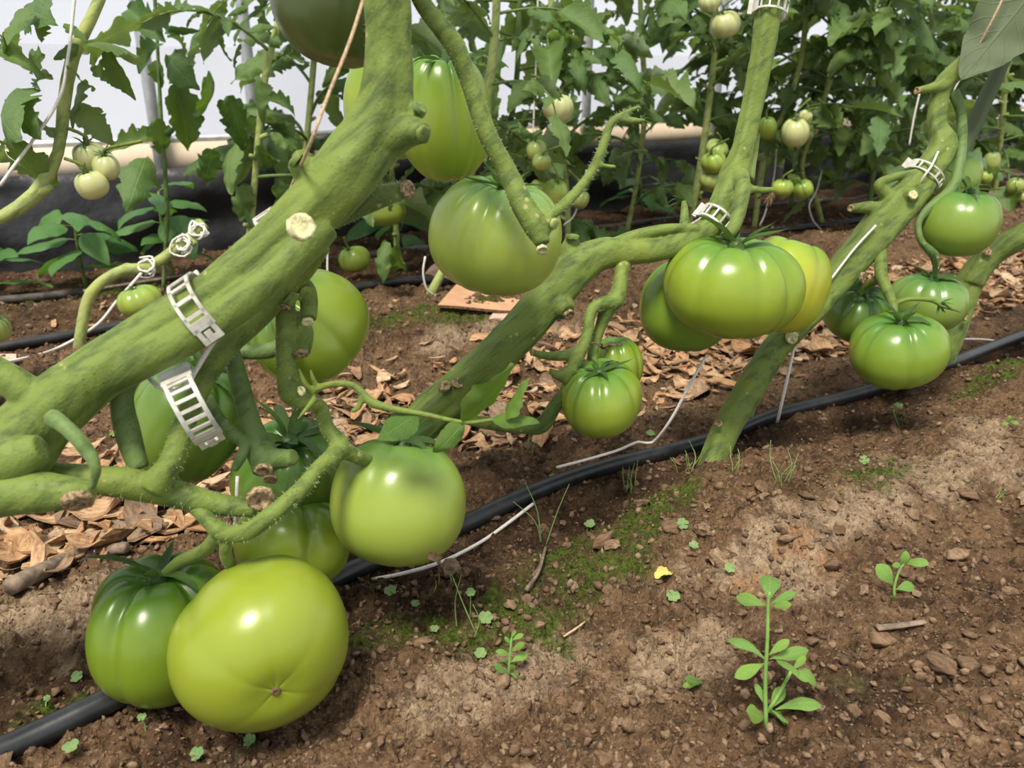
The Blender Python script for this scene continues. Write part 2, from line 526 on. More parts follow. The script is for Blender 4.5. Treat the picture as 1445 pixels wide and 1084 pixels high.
# ------------------------------------------------------------------ ground
def build_ground():
    ys = np.concatenate([np.linspace(-1.2, 0.19, 26)[:-1], np.exp(np.linspace(math.log(0.20), math.log(2.6), 560)), np.linspace(2.64, 8.0, 70)])
    s = np.linspace(-1, 1, 620)
    a = s * (0.52 + 1.1 * s * s)
    Y, A_ = np.meshgrid(ys, a, indexing='ij')
    X = A_ * (np.maximum(Y, 0.0) + 0.32)
    Z = gbase(X, Y) + gfine(X, Y)
    ny, nx = X.shape
    V = np.stack([X, Y, Z], -1).reshape(-1, 3)
    i = np.arange(ny - 1)[:, None] * nx + np.arange(nx - 1)[None, :]
    Fq = np.stack([i, i + 1, i + nx + 1, i + nx], -1).reshape(-1, 4)
    vv = (V[:, 0] * ROWV[0] + V[:, 1] * ROWV[1]); Fq = Fq[(vv[Fq] < 1.95).all(1)]
    used = np.unique(Fq); remap = np.zeros(len(V), np.int64); remap[used] = np.arange(len(used)); V = V[used]; Fq = remap[Fq]
    m = bpy.data.meshes.new('floor')
    m.vertices.add(len(V)); m.vertices.foreach_set('co', V.ravel())
    m.loops.add(Fq.size); m.loops.foreach_set('vertex_index', Fq.ravel().astype(np.int32))
    m.polygons.add(len(Fq)); m.polygons.foreach_set('loop_start', np.arange(0, Fq.size, 4, dtype=np.int32))
    m.polygons.foreach_set('use_smooth', np.ones(len(Fq), bool))
    m.update(calc_edges=True)
    x, y = V[:, 0], V[:, 1]
    u = x * ROWU[0] + y * ROWU[1]; v = x * ROWV[0] + y * ROWV[1]

    def blob(lst):
        o = np.zeros(len(x))
        for px, py, ru, rv in lst:
            p, d = ground_px(px, py)
            pu = p.x * ROWU[0] + p.y * ROWU[1]; pv = p.x * ROWV[0] + p.y * ROWV[1]
            o = np.maximum(o, np.exp(-(((u - pu) / ru) ** 2 + ((v - pv) / rv) ** 2)))
        return o
    n = fbm(x * 16, y * 16, 5, 51, .62) * 1.2
    moss = blob(MOSS) * 1.35 + 0.45 * n
    dry = blob([(700, 960, .10, .035), (1120, 760, .17, .045), (60, 850, .07, .05), (980, 900, .10, .03), (1350, 640, .16, .05), (700, 470, .18, .035), (60, 690, .04, .02)]) + 0.35 * n  # paler dry soil; some blobs put sun patches into the colour
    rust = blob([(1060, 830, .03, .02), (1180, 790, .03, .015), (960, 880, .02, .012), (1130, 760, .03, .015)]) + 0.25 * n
    damp = np.exp(-((v - 0.50) / 0.045) ** 2) * 0.9 + smooth(1.15, 1.35, v) * 0.75 + blob([(1250, 980, .10, .05), (1350, 860, .08, .03), (1080, 950, .05, .03), (650, 860, .09, .03), (300, 1060, .06, .03)]) * 0.7  # moist soil near the hose; back strip and other blobs only darken it
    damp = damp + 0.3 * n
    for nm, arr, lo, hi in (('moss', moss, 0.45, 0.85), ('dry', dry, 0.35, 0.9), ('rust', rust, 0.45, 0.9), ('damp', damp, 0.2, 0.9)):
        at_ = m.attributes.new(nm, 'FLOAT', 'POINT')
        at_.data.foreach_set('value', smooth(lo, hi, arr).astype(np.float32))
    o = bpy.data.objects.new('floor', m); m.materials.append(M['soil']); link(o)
    return tag(o, 'brown crumbly soil floor with raised beds and a chip path', None, None, 'structure')


MOSS = [(830, 800, .085, .038), (900, 740, .07, .026), (760, 850, .07, .030), (560, 890, .035, .018), (690, 900, .055, .020), (50, 1010, .040, .014), (940, 700, .04, .02),
        (650, 440, .10, .03), (560, 445, .08, .025), (1400, 530, .07, .025), (1230, 670, .06, .02), (880, 790, .03, .02), (150, 412, .3, .04)]
FLOOR = build_ground()


def chunk_proto(seed, sub=True, flat=0.7):
    r = np.random.default_rng(seed)
    t = (1 + 5 ** .5) / 2
    v = [Vector(p).normalized() for p in [(-1, t, 0), (1, t, 0), (-1, -t, 0), (1, -t, 0), (0, -1, t), (0, 1, t), (0, -1, -t), (0, 1, -t), (t, 0, -1), (t, 0, 1), (-t, 0, -1), (-t, 0, 1)]]
    f = [(0, 11, 5), (0, 5, 1), (0, 1, 7), (0, 7, 10), (0, 10, 11), (1, 5, 9), (5, 11, 4), (11, 10, 2), (10, 7, 6), (7, 1, 8), (3, 9, 4), (3, 4, 2), (3, 2, 6), (3, 6, 8), (3, 8, 9), (4, 9, 5), (2, 4, 11), (6, 2, 10), (8, 6, 7), (9, 8, 1)]
    if sub:
        cache = {}; nf = []

        def mid(a, b):
            k = (min(a, b), max(a, b))
            if k not in cache:
                v.append(((v[a] + v[b]) / 2).normalized()); cache[k] = len(v) - 1
            return cache[k]
        for a, b, c in f:
            x, y, z = mid(a, b), mid(b, c), mid(c, a)
            nf += [(a, x, z), (b, y, x), (c, z, y), (x, y, z)]
        f = nf
    V = np.array([p * (1 + r.normal() * (0.17 if sub else 0.24)) for p in v])
    V *= 1 + .18 * fbm(V[:, 0] * 1.7 + seed, V[:, 1] * 1.7 + V[:, 2] * 1.3, 2, seed % 50)[:, None]
    V *= np.array([r.uniform(.8, 1.25), r.uniform(.75, 1.1), flat * r.uniform(.7, 1.1)])
    return V, f


def join_many(name, protos, places, mat, parent=None, smooth_=False):
    "places: (proto index, 3x3, offset) joined into one mesh quickly"
    VV = []; LL = []; n = 0; LS = []
    for k, R, t in places:
        V, f = protos[k]
        VV.append(V @ np.asarray(R).T + np.asarray(t))
        fa = np.array(f) + n; n += len(V)
        LL.append(fa)
    VV = np.concatenate(VV); FF = np.concatenate(LL).astype(np.int32)
    m = bpy.data.meshes.new(name)
    k = FF.shape[1]
    m.vertices.add(len(VV)); m.vertices.foreach_set('co', VV.ravel())
    m.loops.add(FF.size); m.loops.foreach_set('vertex_index', FF.ravel())
    m.polygons.add(len(FF)); m.polygons.foreach_set('loop_start', np.arange(0, FF.size, k, dtype=np.int32))
    m.polygons.foreach_set('use_smooth', np.full(len(FF), smooth_))
    m.update(calc_edges=True)
    o = bpy.data.objects.new(name, m); m.materials.append(mat)
    return link(o, parent)


def rotm(r, flat=False):
    q = Quaternion((r.normal(), r.normal(), r.normal(), r.normal())).normalized() if not flat else Quaternion((0, 0, 1), r.uniform(0, 6.28)) @ Quaternion((1, 0, 0), r.normal() * 0.25) @ Quaternion((0, 1, 0), r.normal() * 0.25)
    return np.array(q.to_matrix())


def build_clods():
    r = np.random.default_rng(21)
    big = [chunk_proto(100 + i) for i in range(8)]
    small = [chunk_proto(200 + i, False) for i in range(8)]
    meshes = []
    for i, (V, f) in enumerate(big):
        mb = MB(); mb.add(V, f); me = mb.mesh('soil_clod', i % 2 == 0); me.materials.append(M['clod_big']); meshes.append(me)
    # the largest in view: one object each, pieces of the soil
    k = 0
    while k < 290:
        px = r.uniform(-40, 1480); py = r.uniform(590, 1110)
        if r.random() > 0.25 + 0.75 * (px > 480) * (py > 680): continue
        p, d = ground_px(px, py)
        s = (abs(r.normal()) * 0.0016 + 0.0021) * (0.7 + .6 * d)
        if r.random() < 0.06: s *= 1.8
        o = bpy.data.objects.new('soil_clod', meshes[r.integers(8)])
        o.rotation_euler = (r.normal() * .4, r.normal() * .4, r.uniform(0, 6.28)); o.scale = (s * r.uniform(.9, 1.2), s, s * r.uniform(.7, 1))
        o.location = (p.x, p.y, gz(p.x, p.y) + s * 0.1)
        link(o, FLOOR); k += 1
    pl = []
    for _ in range(38000):
        y = 0.22 + 2.0 * r.random() ** 2.0; x = (y + 0.2) * r.uniform(-.8, .9)
        s = (0.0008 + 0.0026 * r.random() ** 4) * (0.75 + 0.6 * y)
        pl.append((r.integers(8), rotm(r) * s, (x, y, s * .3)))
    xy = np.array([q[2][:2] for q in pl]); zz = gbase(xy[:, 0], xy[:, 1]) + gfine(xy[:, 0], xy[:, 1])
    pl = [(a, b, (c[0], c[1], c[2] + z_)) for (a, b, c), z_ in zip(pl, zz)]
    o = join_many('soil_crumbs', small, pl, M['clod'], FLOOR, True)
    o['kind'] = 'stuff'


def gz2(x, y):
    return float(gbase(x, y) + gfine(x, y))


build_clods()


def build_moss():
    r = np.random.default_rng(5)
    tuft = (np.array([(-.25, 0, 0), (.25, 0, 0), (0, .25, 0), (0.05, 0.05, 1.0)]), [(0, 1, 3), (1, 2, 3), (2, 0, 3)])
    pl = []
    for px, py, ru, rv in MOSS:
        p, d = ground_px(px, py)
        nn = 1500 if d < 0.9 else 350
        for _ in range(nn):
            du = r.normal() * ru * .55; dv = r.normal() * rv * .55
            q = np.array([p.x, p.y]) + ROWU * du + ROWV * dv
            if fbm(q[0] * 30, q[1] * 30, 2, 77) < -0.05: continue
            s = r.uniform(.0009, .0024) * (0.7 + d * .5)
            R = rotm(r, True) * np.array([s * .5, s * .5, s])
            pl.append((0, R, (q[0], q[1], gz(q[0], q[1]) - .0002)))
    o = join_many('moss', [tuft], pl, M['moss'], None, True)
    tag(o, 'low green moss tufts growing in patches on the damp soil', 'moss', None, 'stuff')


build_moss()


def build_chips():
    r = np.random.default_rng(9)
    protos = []
    for i in range(14):
        w = [.14, .2, .28, .36, .45, .55, .65][i % 7] * r.uniform(.85, 1.15); h = r.uniform(.03, .085)
        n = 6; xs = np.linspace(-.5, .5, n); V = []
        bend = r.normal() * .14; skew = r.normal() * .12; tw = r.normal() * .25
        for j, x in enumerate(xs):
            end = j in (0, n - 1)
            ww = w * (1 if not end else r.uniform(.15, .75)) * r.uniform(.8, 1.1)
            off = skew * x + r.normal() * .02
            z = bend * (x * x * 4)
            for sy in (-1, 1):
                for sz in (-1, 1):
                    V.append((x + r.normal() * .05 * end + sy * .06 * end, off + sy * ww / 2, z + sy * tw * ww * x + sz * h / 2 * r.uniform(.6, 1.2) * (.5 if end else 1)))
        Fc = []
        for j in range(n - 1):
            a, b = j * 4, j * 4 + 4
            Fc += [(a, a + 1, b + 1, b), (a + 2, b + 2, b + 3, a + 3), (a, b, b + 2, a + 2), (a + 1, a + 3, b + 3, b + 1)]
        Fc += [(0, 2, 3, 1), ((n - 1) * 4, (n - 1) * 4 + 1, (n - 1) * 4 + 3, (n - 1) * 4 + 2)]
        protos.append((np.array(V), Fc))
    cand = []
    for _ in range(6500):
        u = r.uniform(-.75, 2.6); v = r.uniform(.60, .95)
        if r.random() > math.exp(-((v - .77) / .14) ** 4): continue
        if u > .25 and u < 1.1 and fbm(u * 5, v * 5, 2, 8) < -.45: continue
        x, y = uv2xy(u, v)
        cand.append((x, y, (.009 + .032 * r.random() ** 1.6) * (1.3 if u < .1 else 1), True))
    for _ in range(200):
        u = r.uniform(-.8, 2.2); v = r.uniform(.9, 1.55)
        x, y = uv2xy(u, v); cand.append((x, y, r.uniform(.010, .024), False))

    def seen(c):
        x, y, s, _ = c
        d = y * CP + (CAMZ) * SP
        px = IW / 2 + x / d * FPX
        return (-30 < px < 1480), s / d
    vis = [c for c in cand if seen(c)[0]]
    hid = [c for c in cand if not seen(c)[0]]
    vis.sort(key=lambda c: -seen(c)[1])
    single, rest = vis[:295], vis[295:] + hid
    meshes = []
    for V, f in protos:
        mb = MB(); mb.add(V, f); me = mb.mesh('wood_chip', False); me.materials.append(M['chip']); meshes.append(me)

    def pose(c):
        x, y, s, path = c
        e = 0.004
        nx = (gz(x - e * 2, y) - gz(x + e * 2, y)) / (4 * e); ny = (gz(x, y - e * 2) - gz(x, y + e * 2)) / (4 * e)
        q = Vector((0, 0, 1)).rotation_difference(Vector((nx * .6, ny * .6, 1)).normalized()) @ Quaternion((0, 0, 1), r.uniform(0, 6.28)) @ Quaternion((1, 0, 0), r.normal() * .22) @ Quaternion((0, 1, 0), r.normal() * .16)
        return q, Vector((x, y, gz(x, y) + s * .10 + (r.uniform(0, .007) if path else 0)))
    for c in single:
        q, p = pose(c)
        v = c[0] * ROWV[0] + c[1] * ROWV[1]; u = c[0] * ROWU[0] + c[1] * ROWU[1]; k = int(r.integers(14))
        o = bpy.data.objects.new('wood_chip', meshes[k])
        o.rotation_mode = 'QUATERNION'; o.rotation_quaternion = q; o.location = p
        o.scale = (c[2], c[2] * r.uniform(.8, 1.2), c[2])
        link(o)
        kind = ('thin tan wood sliver', 'narrow tan wood chip', 'splintered tan wood chip', 'flat tan wood chip', 'broad tan wood flake', 'broad tan wood flake', 'wide tan wood flake')[k % 7]
        if v > .9 and not c[3]: where = 'lying loose on the bare back bed soil'
        elif u < .02: where = 'on the mulched path by the grey sticks'
        elif u < .35: where = 'on the path below the ribbed shoulder tomato'
        elif u < .62: where = 'on the path behind the small flat tomato'
        else: where = 'on the path behind the yellowish green tomato'
        tag(o, kind + ' ' + where, 'wood chip', kind.split()[-1] + 's ' + where)
    pl = []
    for c in rest:
        q, p = pose(c)
        pl.append((r.integers(14), np.array(q.to_matrix()) * c[2], p))
    o = join_many('wood_chip_mulch', protos, pl, M['chip_mulch'])
    tag(o, 'loose layer of tan wood chips along the mulched path', 'wood chips', None, 'stuff')


build_chips()

# ------------------------------------------------------------------ greenhouse side wall
VW = 1.80


def strip_along(name, v, z0, z1, th, mat, label=None, cat=None, kind=None, wav=0.0, u0=-4.5, u1=9.0, nu=200, nz=8, sag=None):
    mb = MB(); V = []; r = np.random.default_rng(int(v * 1000))
    for k in range(2):
        for i in range(nu + 1):
            u = u0 + (u1 - u0) * i / nu
            for j in range(nz + 1):
                z = z0 + (z1 - z0) * j / nz
                w = wav * (fbm(u * 5, z * 9, 3, 5))
                x, y = uv2xy(u, v + w + (th if k else 0))
                V.append((x, y, z))
    n = (nu + 1) * (nz + 1); Fc = []
    for i in range(nu):
        for j in range(nz):
            a = i * (nz + 1) + j; b = a + nz + 1
            Fc.append((a, b, b + 1, a + 1)); Fc.append((n + a, n + a + 1, n + b + 1, n + b))
    for i in range(nu):
        a = i * (nz + 1); b = a + nz + 1
        Fc.append((a, n + a, n + b, b)); Fc.append((a + nz, b + nz, n + b + nz, n + a + nz))
    for i in (0, nu):
        for j in range(nz):
            a = i * (nz + 1) + j
            Fc.append((a, a + 1, n + a + 1, n + a))
    mb.add(V, Fc)
    o = part(name, mb, mat)
    return tag(o, label, cat, None, kind)


strip_along('black_plastic_sheet', VW, -0.03, 0.185, 0.004, M['blackfilm'], 'black plastic sheet along the foot of the greenhouse wall', 'plastic sheet', None, 0.022, nz=10, nu=420)
strip_along('timber_board', VW + 0.045, 0.165, 0.232, 0.02, M['board'], 'long pale timber board above the black plastic sheet', 'board', None, 0.0, nu=2, nz=1)
strip_along('trim_1', VW + 0.050, 0.232, 0.245, 0.02, M['steel'], 'thin grey metal rail on top of the timber board', None, 'structure', 0.0, nu=2, nz=1)
# single film sheets: one upper wall film and the milky skirt that overlaps it
def film(name, v, z0, z1, mat, label):
    mb = MB(); V = []; nu, nz = 160, 10
    for i in range(nu + 1):
        u = -4.5 + 13.5 * i / nu
        for j in range(nz + 1):
            z = z0 + (z1 - z0) * j / nz
            x, y = uv2xy(u, v + .012 * fbm(u * 1.4, z * 2, 2, 6)); V.append((x, y, z))
    Fc = [(i * (nz + 1) + j, (i + 1) * (nz + 1) + j, (i + 1) * (nz + 1) + j + 1, i * (nz + 1) + j + 1) for i in range(nu) for j in range(nz)]
    mb.add(V, Fc)
    return tag(part(name, mb, mat), label, None, None, 'structure')


film('wall_back', VW + .13, 0.20, 2.4, M['film'], 'white translucent greenhouse film wall behind the plants')
film('wall_back_skirt', VW + .10, 0.22, 0.42, M['skirt'], 'milky lower film skirt of the greenhouse wall')

posts = [(222, 'steel post seen between the pale tomato cluster and the drooping leaves'), (362, 'steel post behind the yellowing leaf beside the thick stem'),
         (640, 'steel post hidden in foliage behind the ribbed tomato'), (826, 'thin steel post right of the single whitish tomato'),
         (1006, 'steel post below the pale ribbed tomato by the clipped stem'), (1104, 'steel post reaching down in front of the black sheet'),
         (1318, 'steel post behind the dense foliage by the rolled leaf')]
for px, lab in posts:
    p, d = wall_px(px, 200, VW + (-.04 if px == 1104 else .035))
    t = thing('steel_post', lab, 'post', (p.x, p.y, -.02), 'steel posts of the greenhouse wall')
    r_ = 0.0125
    mb = MB(); mb.tube([(p.x, p.y, -.02), (p.x, p.y, .8), (p.x, p.y, 2.4)], r_, 14, 0.3); part('pole', mb, M['steel'], t)
    mb = MB(); mb.tube([(p.x, p.y, .225), (p.x, p.y, .255)], r_ * 1.25, 14, 0.02); part('bracket', mb, M['steel'], t)

# ------------------------------------------------------------------ drip hoses
def hose(name, pts, rad, mat, label, group='drip hoses on the soil'):
    mb = MB(); mb.tube(pts, rad, 14, 0.02)
    return tag(part(name, mb, mat), label, 'hose', group)


hp = []
for px, py in [(-160, 1150), (-70, 1105), (20, 1060), (110, 1020), (190, 984), (330, 905), (500, 816), (640, 752), (740, 710), (850, 668), (1000, 626), (1090, 598), (1200, 562), (1290, 535), (1345, 515), (1445, 480), (1560, 440), (1700, 400)]:
    p, d = ground_px(px, py)
    hp.append((p.x, p.y, float(gbase(p.x, p.y)) + .0085))
hose('drip_hose', hp, 0.0078, M['hose'], 'thick black drip hose running beneath the largest light green tomato')
hp = []
for u in np.linspace(-1.4, 3.5, 40):
    x, y = uv2xy(u, 1.27 + .012 * math.sin(u * 5)); hp.append((x, y, float(gbase(x, y)) + .008))
hose('drip_hose', hp, 0.0075, M['hose'], 'black drip hose passing behind the cardboard sheet')
hp = []
for u in np.linspace(-1.8, 3.5, 40):
    x, y = uv2xy(u, 1.56 + .01 * math.sin(u * 4)); hp.append((x, y, float(gbase(x, y)) + .008))
hose('drip_hose', hp, 0.0072, M['hose_dust'], 'dusty drip hose beside the pepper plants near the black sheet')

# ------------------------------------------------------------------ tomatoes
def build_tomato_mesh(R, H, lobes, depth, seed, nth=96, nph=52, dent=0.22, bdent=0.06, sharp=0.16, wob=0.05):
    r = np.random.default_rng(seed)
    th = np.linspace(0, 2 * math.pi, nth, endpoint=False)
    ph = np.linspace(0, math.pi, nph)
    TH, PH = np.meshgrid(th, ph)
    gs = np.sort((np.arange(lobes) + r.uniform(-.28, .28, lobes)) * 2 * math.pi / lobes)
    dep = r.uniform(.45, 1.0, lobes) * depth * 1.5
    ext = r.uniform(.6, 1.5, lobes)
    groove = np.zeros_like(TH); g2 = np.zeros_like(TH)
    for a, dd, e in zip(gs, dep, ext):
        dth = (TH - a + math.pi) % (2 * math.pi) - math.pi
        w = 1.25 * np.exp(-(PH / (1.1 * e + .35)) ** 2) + .14 + .42 * np.exp(-((math.pi - PH) / .6) ** 2)
        wd = math.pi / lobes
        sh = np.exp(-(dth / (sharp * .75)) ** 2) * .40 + np.clip(1 - np.abs(dth) / wd, 0, 1) ** 2.2 * .60
        groove = np.maximum(groove, dd * w * sh)
        g2 = np.maximum(g2, dd / max(depth * 1.5, 1e-6) * np.exp(-(PH / (.8 * e + .3)) ** 2) * np.exp(-(dth / (sharp * .8)) ** 2))
    lowf = 1 + wob * np.cos(TH * 2 + r.uniform(0, 6)) + wob * .7 * np.cos(TH * 3 + r.uniform(0, 6)) * np.sin(PH)
    rho = np.sin(PH) ** .86 * lowf * (1 - groove)
    z = np.sign(np.cos(PH)) * np.abs(np.cos(PH)) ** .92
    z = z * (1 - .4 * groove) + .03 * np.cos(TH + r.uniform(0, 6)) * np.sin(PH)
    s = np.clip(np.sin(PH), 0, 1)
    top = (PH < math.pi / 2)
    z = z - top * dent * np.exp(-(s / .30) ** 2) + (~top) * bdent * np.exp(-(s / .22) ** 2)
    V = np.stack([rho * np.cos(TH) * R, rho * np.sin(TH) * R, z * H], -1).reshape(-1, 3)
    F = []
    for j in range(nph - 1):
        for i in range(nth):
            i2 = (i + 1) % nth
            a, b = j * nth + i, j * nth + i2
            c, d = (j + 1) * nth + i2, (j + 1) * nth + i
            if j == 0: F.append((0 * nth + i, d, c)) if False else F.append((a, d, c, b))
            else: F.append((a, d, c, b))
    me = bpy.data.meshes.new('tomato')
    me.from_pydata(V.tolist(), [], F)
    me.polygons.foreach_set('use_smooth', [True] * len(me.polygons))
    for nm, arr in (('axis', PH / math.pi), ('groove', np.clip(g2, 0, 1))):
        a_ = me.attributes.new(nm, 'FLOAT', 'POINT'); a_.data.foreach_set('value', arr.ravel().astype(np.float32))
    me.validate(); me.update()
    ztop = float(V[0][2])
    return me, ztop


SEPALS = []


def sepal_meshes():
    for k in range(4):
        r = np.random.default_rng(k + 40)
        n = 9; V = []; L = 1.0
        lift = [0.35, .1, .6, -.1][k]
        x, z, ang = 0, 0, lift
        for i in range(n):
            t = i / (n - 1)
            w = .085 * (math.sin(math.pi * min(1, t * 1.05 + .18)) ** .8) * (1 - t * .25) if t < 1 else 0.003
            tw = .25 * math.sin(t * 3 + k)
            for sgn in (-1, 0, 1):
                V.append((x, sgn * w, z + abs(sgn) * w * .55 + sgn * w * tw))
            ang += (-.16 + .34 * t * [1, -.8, .4, 1.4][k])
            x += math.cos(ang) / (n - 1); z += math.sin(ang) / (n - 1)
        Fc = []
        for i in range(n - 1):
            for j in range(2):
                a = i * 3 + j; Fc.append((a, a + 3, a + 4, a + 1))
        mb = MB(); mb.add(V, Fc); me = mb.mesh('sepal'); me.materials.append(M['sepal'])
        uvl = me.uv_layers.new(name='UVMap')
        for li, lp in enumerate(me.loops):
            vi = lp.vertex_index; uvl.data[li].uv = ((vi % 3) / 2, (vi // 3) / (n - 1))
        SEPALS.append(me)


sepal_meshes()
GREEN = (0.235, 0.315, 0.030)
LIME = (0.225, 0.280, 0.024)
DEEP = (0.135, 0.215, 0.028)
PALE = (0.46, 0.55, 0.26)
tomato_count = 0


def tomato(px, py, d, rx, ry, label, axis=(0, 0, 1), spin=0.0, lobes=7, depth=.10, col=GREEN, calyx=0.0, seed=None, scar=False, res=1.0, group=None, sharp=.16, dent=.22, bdent=.06, sep=6, wob=.05, stalk=True, shoulder=1.0):
    global tomato_count
    tomato_count += 1
    seed = seed if seed is not None else tomato_count
    R, H = pxm(rx, d), pxm(ry, d)
    me, zt = build_tomato_mesh(R, H, lobes, depth, seed, int(96 * res), int(52 * res), dent, bdent, sharp, wob)
    me.materials.append(M['tomato'])
    o = bpy.data.objects.new('tomato', me)
    o.location = at(px, py, d)
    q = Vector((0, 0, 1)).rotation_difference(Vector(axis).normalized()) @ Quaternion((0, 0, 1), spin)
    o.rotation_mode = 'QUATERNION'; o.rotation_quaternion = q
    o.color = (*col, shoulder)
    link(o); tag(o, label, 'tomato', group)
    r = np.random.default_rng(seed + 500)
    if calyx > 0:
        mb = MB()
        rr = calyx * .13
        mb.tube([(0, 0, zt - .0005), (0, 0, zt + rr * .5), (0, 0, zt + rr * 1.1)], [rr * 1.25, rr * 1.1, rr * .7], 10, rr * .4)
        cm = mb.mesh('calyx'); cm.materials.append(M['sepal'])
        c = bpy.data.objects.new('calyx', cm); link(c, o)
        for k in range(sep):
            s = bpy.data.objects.new('sepal', SEPALS[r.integers(4)])
            a = 2 * math.pi * (k + r.uniform(-.2, .2)) / sep
            L = calyx * r.uniform(.8, 1.2)
            s.matrix_basis = Matrix.Translation((math.cos(a) * rr * .5, math.sin(a) * rr * .5, zt + rr * .6)) @ Matrix.Rotation(a, 4, 'Z') @ Matrix.Rotation(-.42 + r.normal() * .22, 4, 'Y') @ Matrix.Rotation(r.normal() * .3, 4, 'X') @ Matrix.Diagonal((L, L, L, 1))
            link(s, c)
    if scar:
        zb = float(min(v.co.z for v in me.vertices if abs(v.co.x) < R * .06 and abs(v.co.y) < R * .06)) if True else 0
        mb = MB(); V = []; n = 12
        for j, (rad, zz) in enumerate(((.055, .004), (.05, -.012), (.035, -.018), (.015, -.006))):
            for i in range(n):
                a = 2 * math.pi * i / n; k = 1 + .12 * math.sin(a * 5)
                V.append((math.cos(a) * R * rad * k, math.sin(a) * R * rad * k, zb + zz * R))
        Fc = [(j * n + i, j * n + (i + 1) % n, (j + 1) * n + (i + 1) % n, (j + 1) * n + i) for j in range(3) for i in range(n)] + [tuple(3 * n + i for i in range(n))]
        mb.add(V, Fc); sm = mb.mesh('blossom_scar'); sm.materials.append(M['dried'])
        so = bpy.data.objects.new('blossom_scar', sm); link(so, o)
        so['label'] = 'small brown blossom scar'
    return o


CAMUP = (0, SP, CP)
G1 = 'ripening tomatoes low on the thick leaning plant'
G2 = 'tomatoes on the plant with the white stem clips'
G3 = 'tomatoes on the plant under the rolled leaf'
# plant A
tomato(370, 906, .46, 120, 110, 'largest light green tomato showing its blossom scar, resting over the soil', -facing(369, 907, .22, .60), 2.0, 6, .028, LIME, .0, 3, True, 1.3, G1, .2, .18, .07, wob=.035)
tomato(232, 884, .492, 107, 99, 'deeply ribbed green tomato touching the largest light green tomato', (.0, .10, 1), .55, 6, .17, (.145, .215, .016), .046, 5, False, 1.3, G1, .15, .26)
tomato(560, 706, .52, 95, 90, 'smooth green tomato with a dried petal under it, above the black hose', (.10, .35, .9), 1.1, 6, .04, (.255, .325, .05), .040, 8, False, 1.2, G1, .2, .16)
tomato(412, 762, .56, 80, 66, 'dark green lobed tomato behind the largest light green tomato', (.1, .3, .9), .2, 6, .13, GREEN, .0, 12, False, 1, G1)
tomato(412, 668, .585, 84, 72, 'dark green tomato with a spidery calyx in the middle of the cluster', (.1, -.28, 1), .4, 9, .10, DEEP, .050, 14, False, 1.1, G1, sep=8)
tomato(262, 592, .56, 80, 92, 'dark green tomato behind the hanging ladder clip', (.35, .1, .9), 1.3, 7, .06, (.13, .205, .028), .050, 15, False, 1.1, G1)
tomato(436, 463, .56, 84, 74, 'green tomato ribbed on its shoulder beside the pruned upright side stem', (-.55, -.25, .75), .6, 8, .07, GREEN, .030, 18, False, 1.2, G1)
tomato(700, 331, .56, 98, 82, 'large ribbed tomato with a short branch hanging down its face', (.18, -.08, .95), .3, 9, .085, (.31, .385, .065), .036, 21, False, 1.3, G1, .14, .24)
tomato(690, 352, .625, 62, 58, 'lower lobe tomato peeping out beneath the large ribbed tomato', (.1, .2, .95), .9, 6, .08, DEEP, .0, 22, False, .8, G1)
tomato(628, 166, .60, 65, 89, 'tall ribbed tomato behind the thick stem fork', (.0, -.12, 1), .2, 8, .10, GREEN, .040, 24, False, 1.2, G1, .15, .2)
tomato(548, 150, .66, 58, 76, 'shaded green tomato half hidden behind the thick stem', (.0, .1, 1), 1.2, 6, .06, GREEN, .0, 26, False, .9, G1)
tomato(478, -10, .46, 98, 99, 'shadowed tomato hanging high above, seen from below', (.1, .2, 1), .6, 6, .05, (.085, .115, .028), .03, 27, False, 1.1, G1)  # skin colour darkened to stand in for the shade it hangs in
# plant B
tomato(1032, 404, .70, 93, 71, 'glossy green lobed tomato in front of its two neighbours', (.02, -.05, 1), 1.25, 7, .10, (.255, .335, .03), .050, 31, False, 1.3, G2, .15, .24)
tomato(1106, 401, .75, 64, 69, 'yellowish green tomato tucked behind the glossy lobed tomato', (.25, .1, .95), .8, 6, .05, (.42, .44, .035), .0, 32, False, 1, G2)
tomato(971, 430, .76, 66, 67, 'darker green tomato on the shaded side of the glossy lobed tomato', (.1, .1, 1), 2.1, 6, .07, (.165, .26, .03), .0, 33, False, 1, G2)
tomato(847, 561, .68, 61, 51, 'small flat green tomato with a withered flower on its calyx', (-.08, -.12, 1), .9, 8, .09, (.26, .34, .035), .034, 35, False, 1.2, G2, .16, .24)
tomato(870, 514, .735, 39, 41, 'small green tomato just behind the flat one with the withered flower', (-.1, .1, 1), .3, 7, .10, GREEN, .0, 36, False, .9, G2)
# plant C
tomato(1355, 314, .86, 54, 47, 'smooth round green tomato under the rolled leaf', (.05, -.05, 1), .3, 5, .03, (.21, .30, .045), .040, 41, True, 1.1, G3, .2, .12, .05)
tomato(1345, 245, .93, 36, 33, 'pale striped tomato above the smooth round green tomato', (-.1, 0, 1), .9, 7, .05, (.25, .36, .07), .0, 42, False, .8, G3)
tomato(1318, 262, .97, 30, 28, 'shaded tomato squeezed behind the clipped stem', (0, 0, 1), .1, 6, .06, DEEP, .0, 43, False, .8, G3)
tomato(1267, 494, .80, 63, 52, 'lowest shiny green tomato of its truss, above the mound', (-.1, -.12, 1), .5, 8, .065, (.215, .31, .035), .038, 44, False, 1.2, G3, .15, .2)
tomato(1310, 426, .87, 51, 40, 'green tomato with thin sepals draped over it', (0, -.1, 1), 1.4, 8, .075, (.20, .29, .06), .038, 45, False, 1.1, G3, .15, .2)
tomato(1208, 438, .90, 52, 38, 'dark green star-ribbed tomato behind the leaning stem', (.12, -.35, .9), .2, 10, .11, DEEP, .036, 46, False, 1.1, G3, .13, .22)

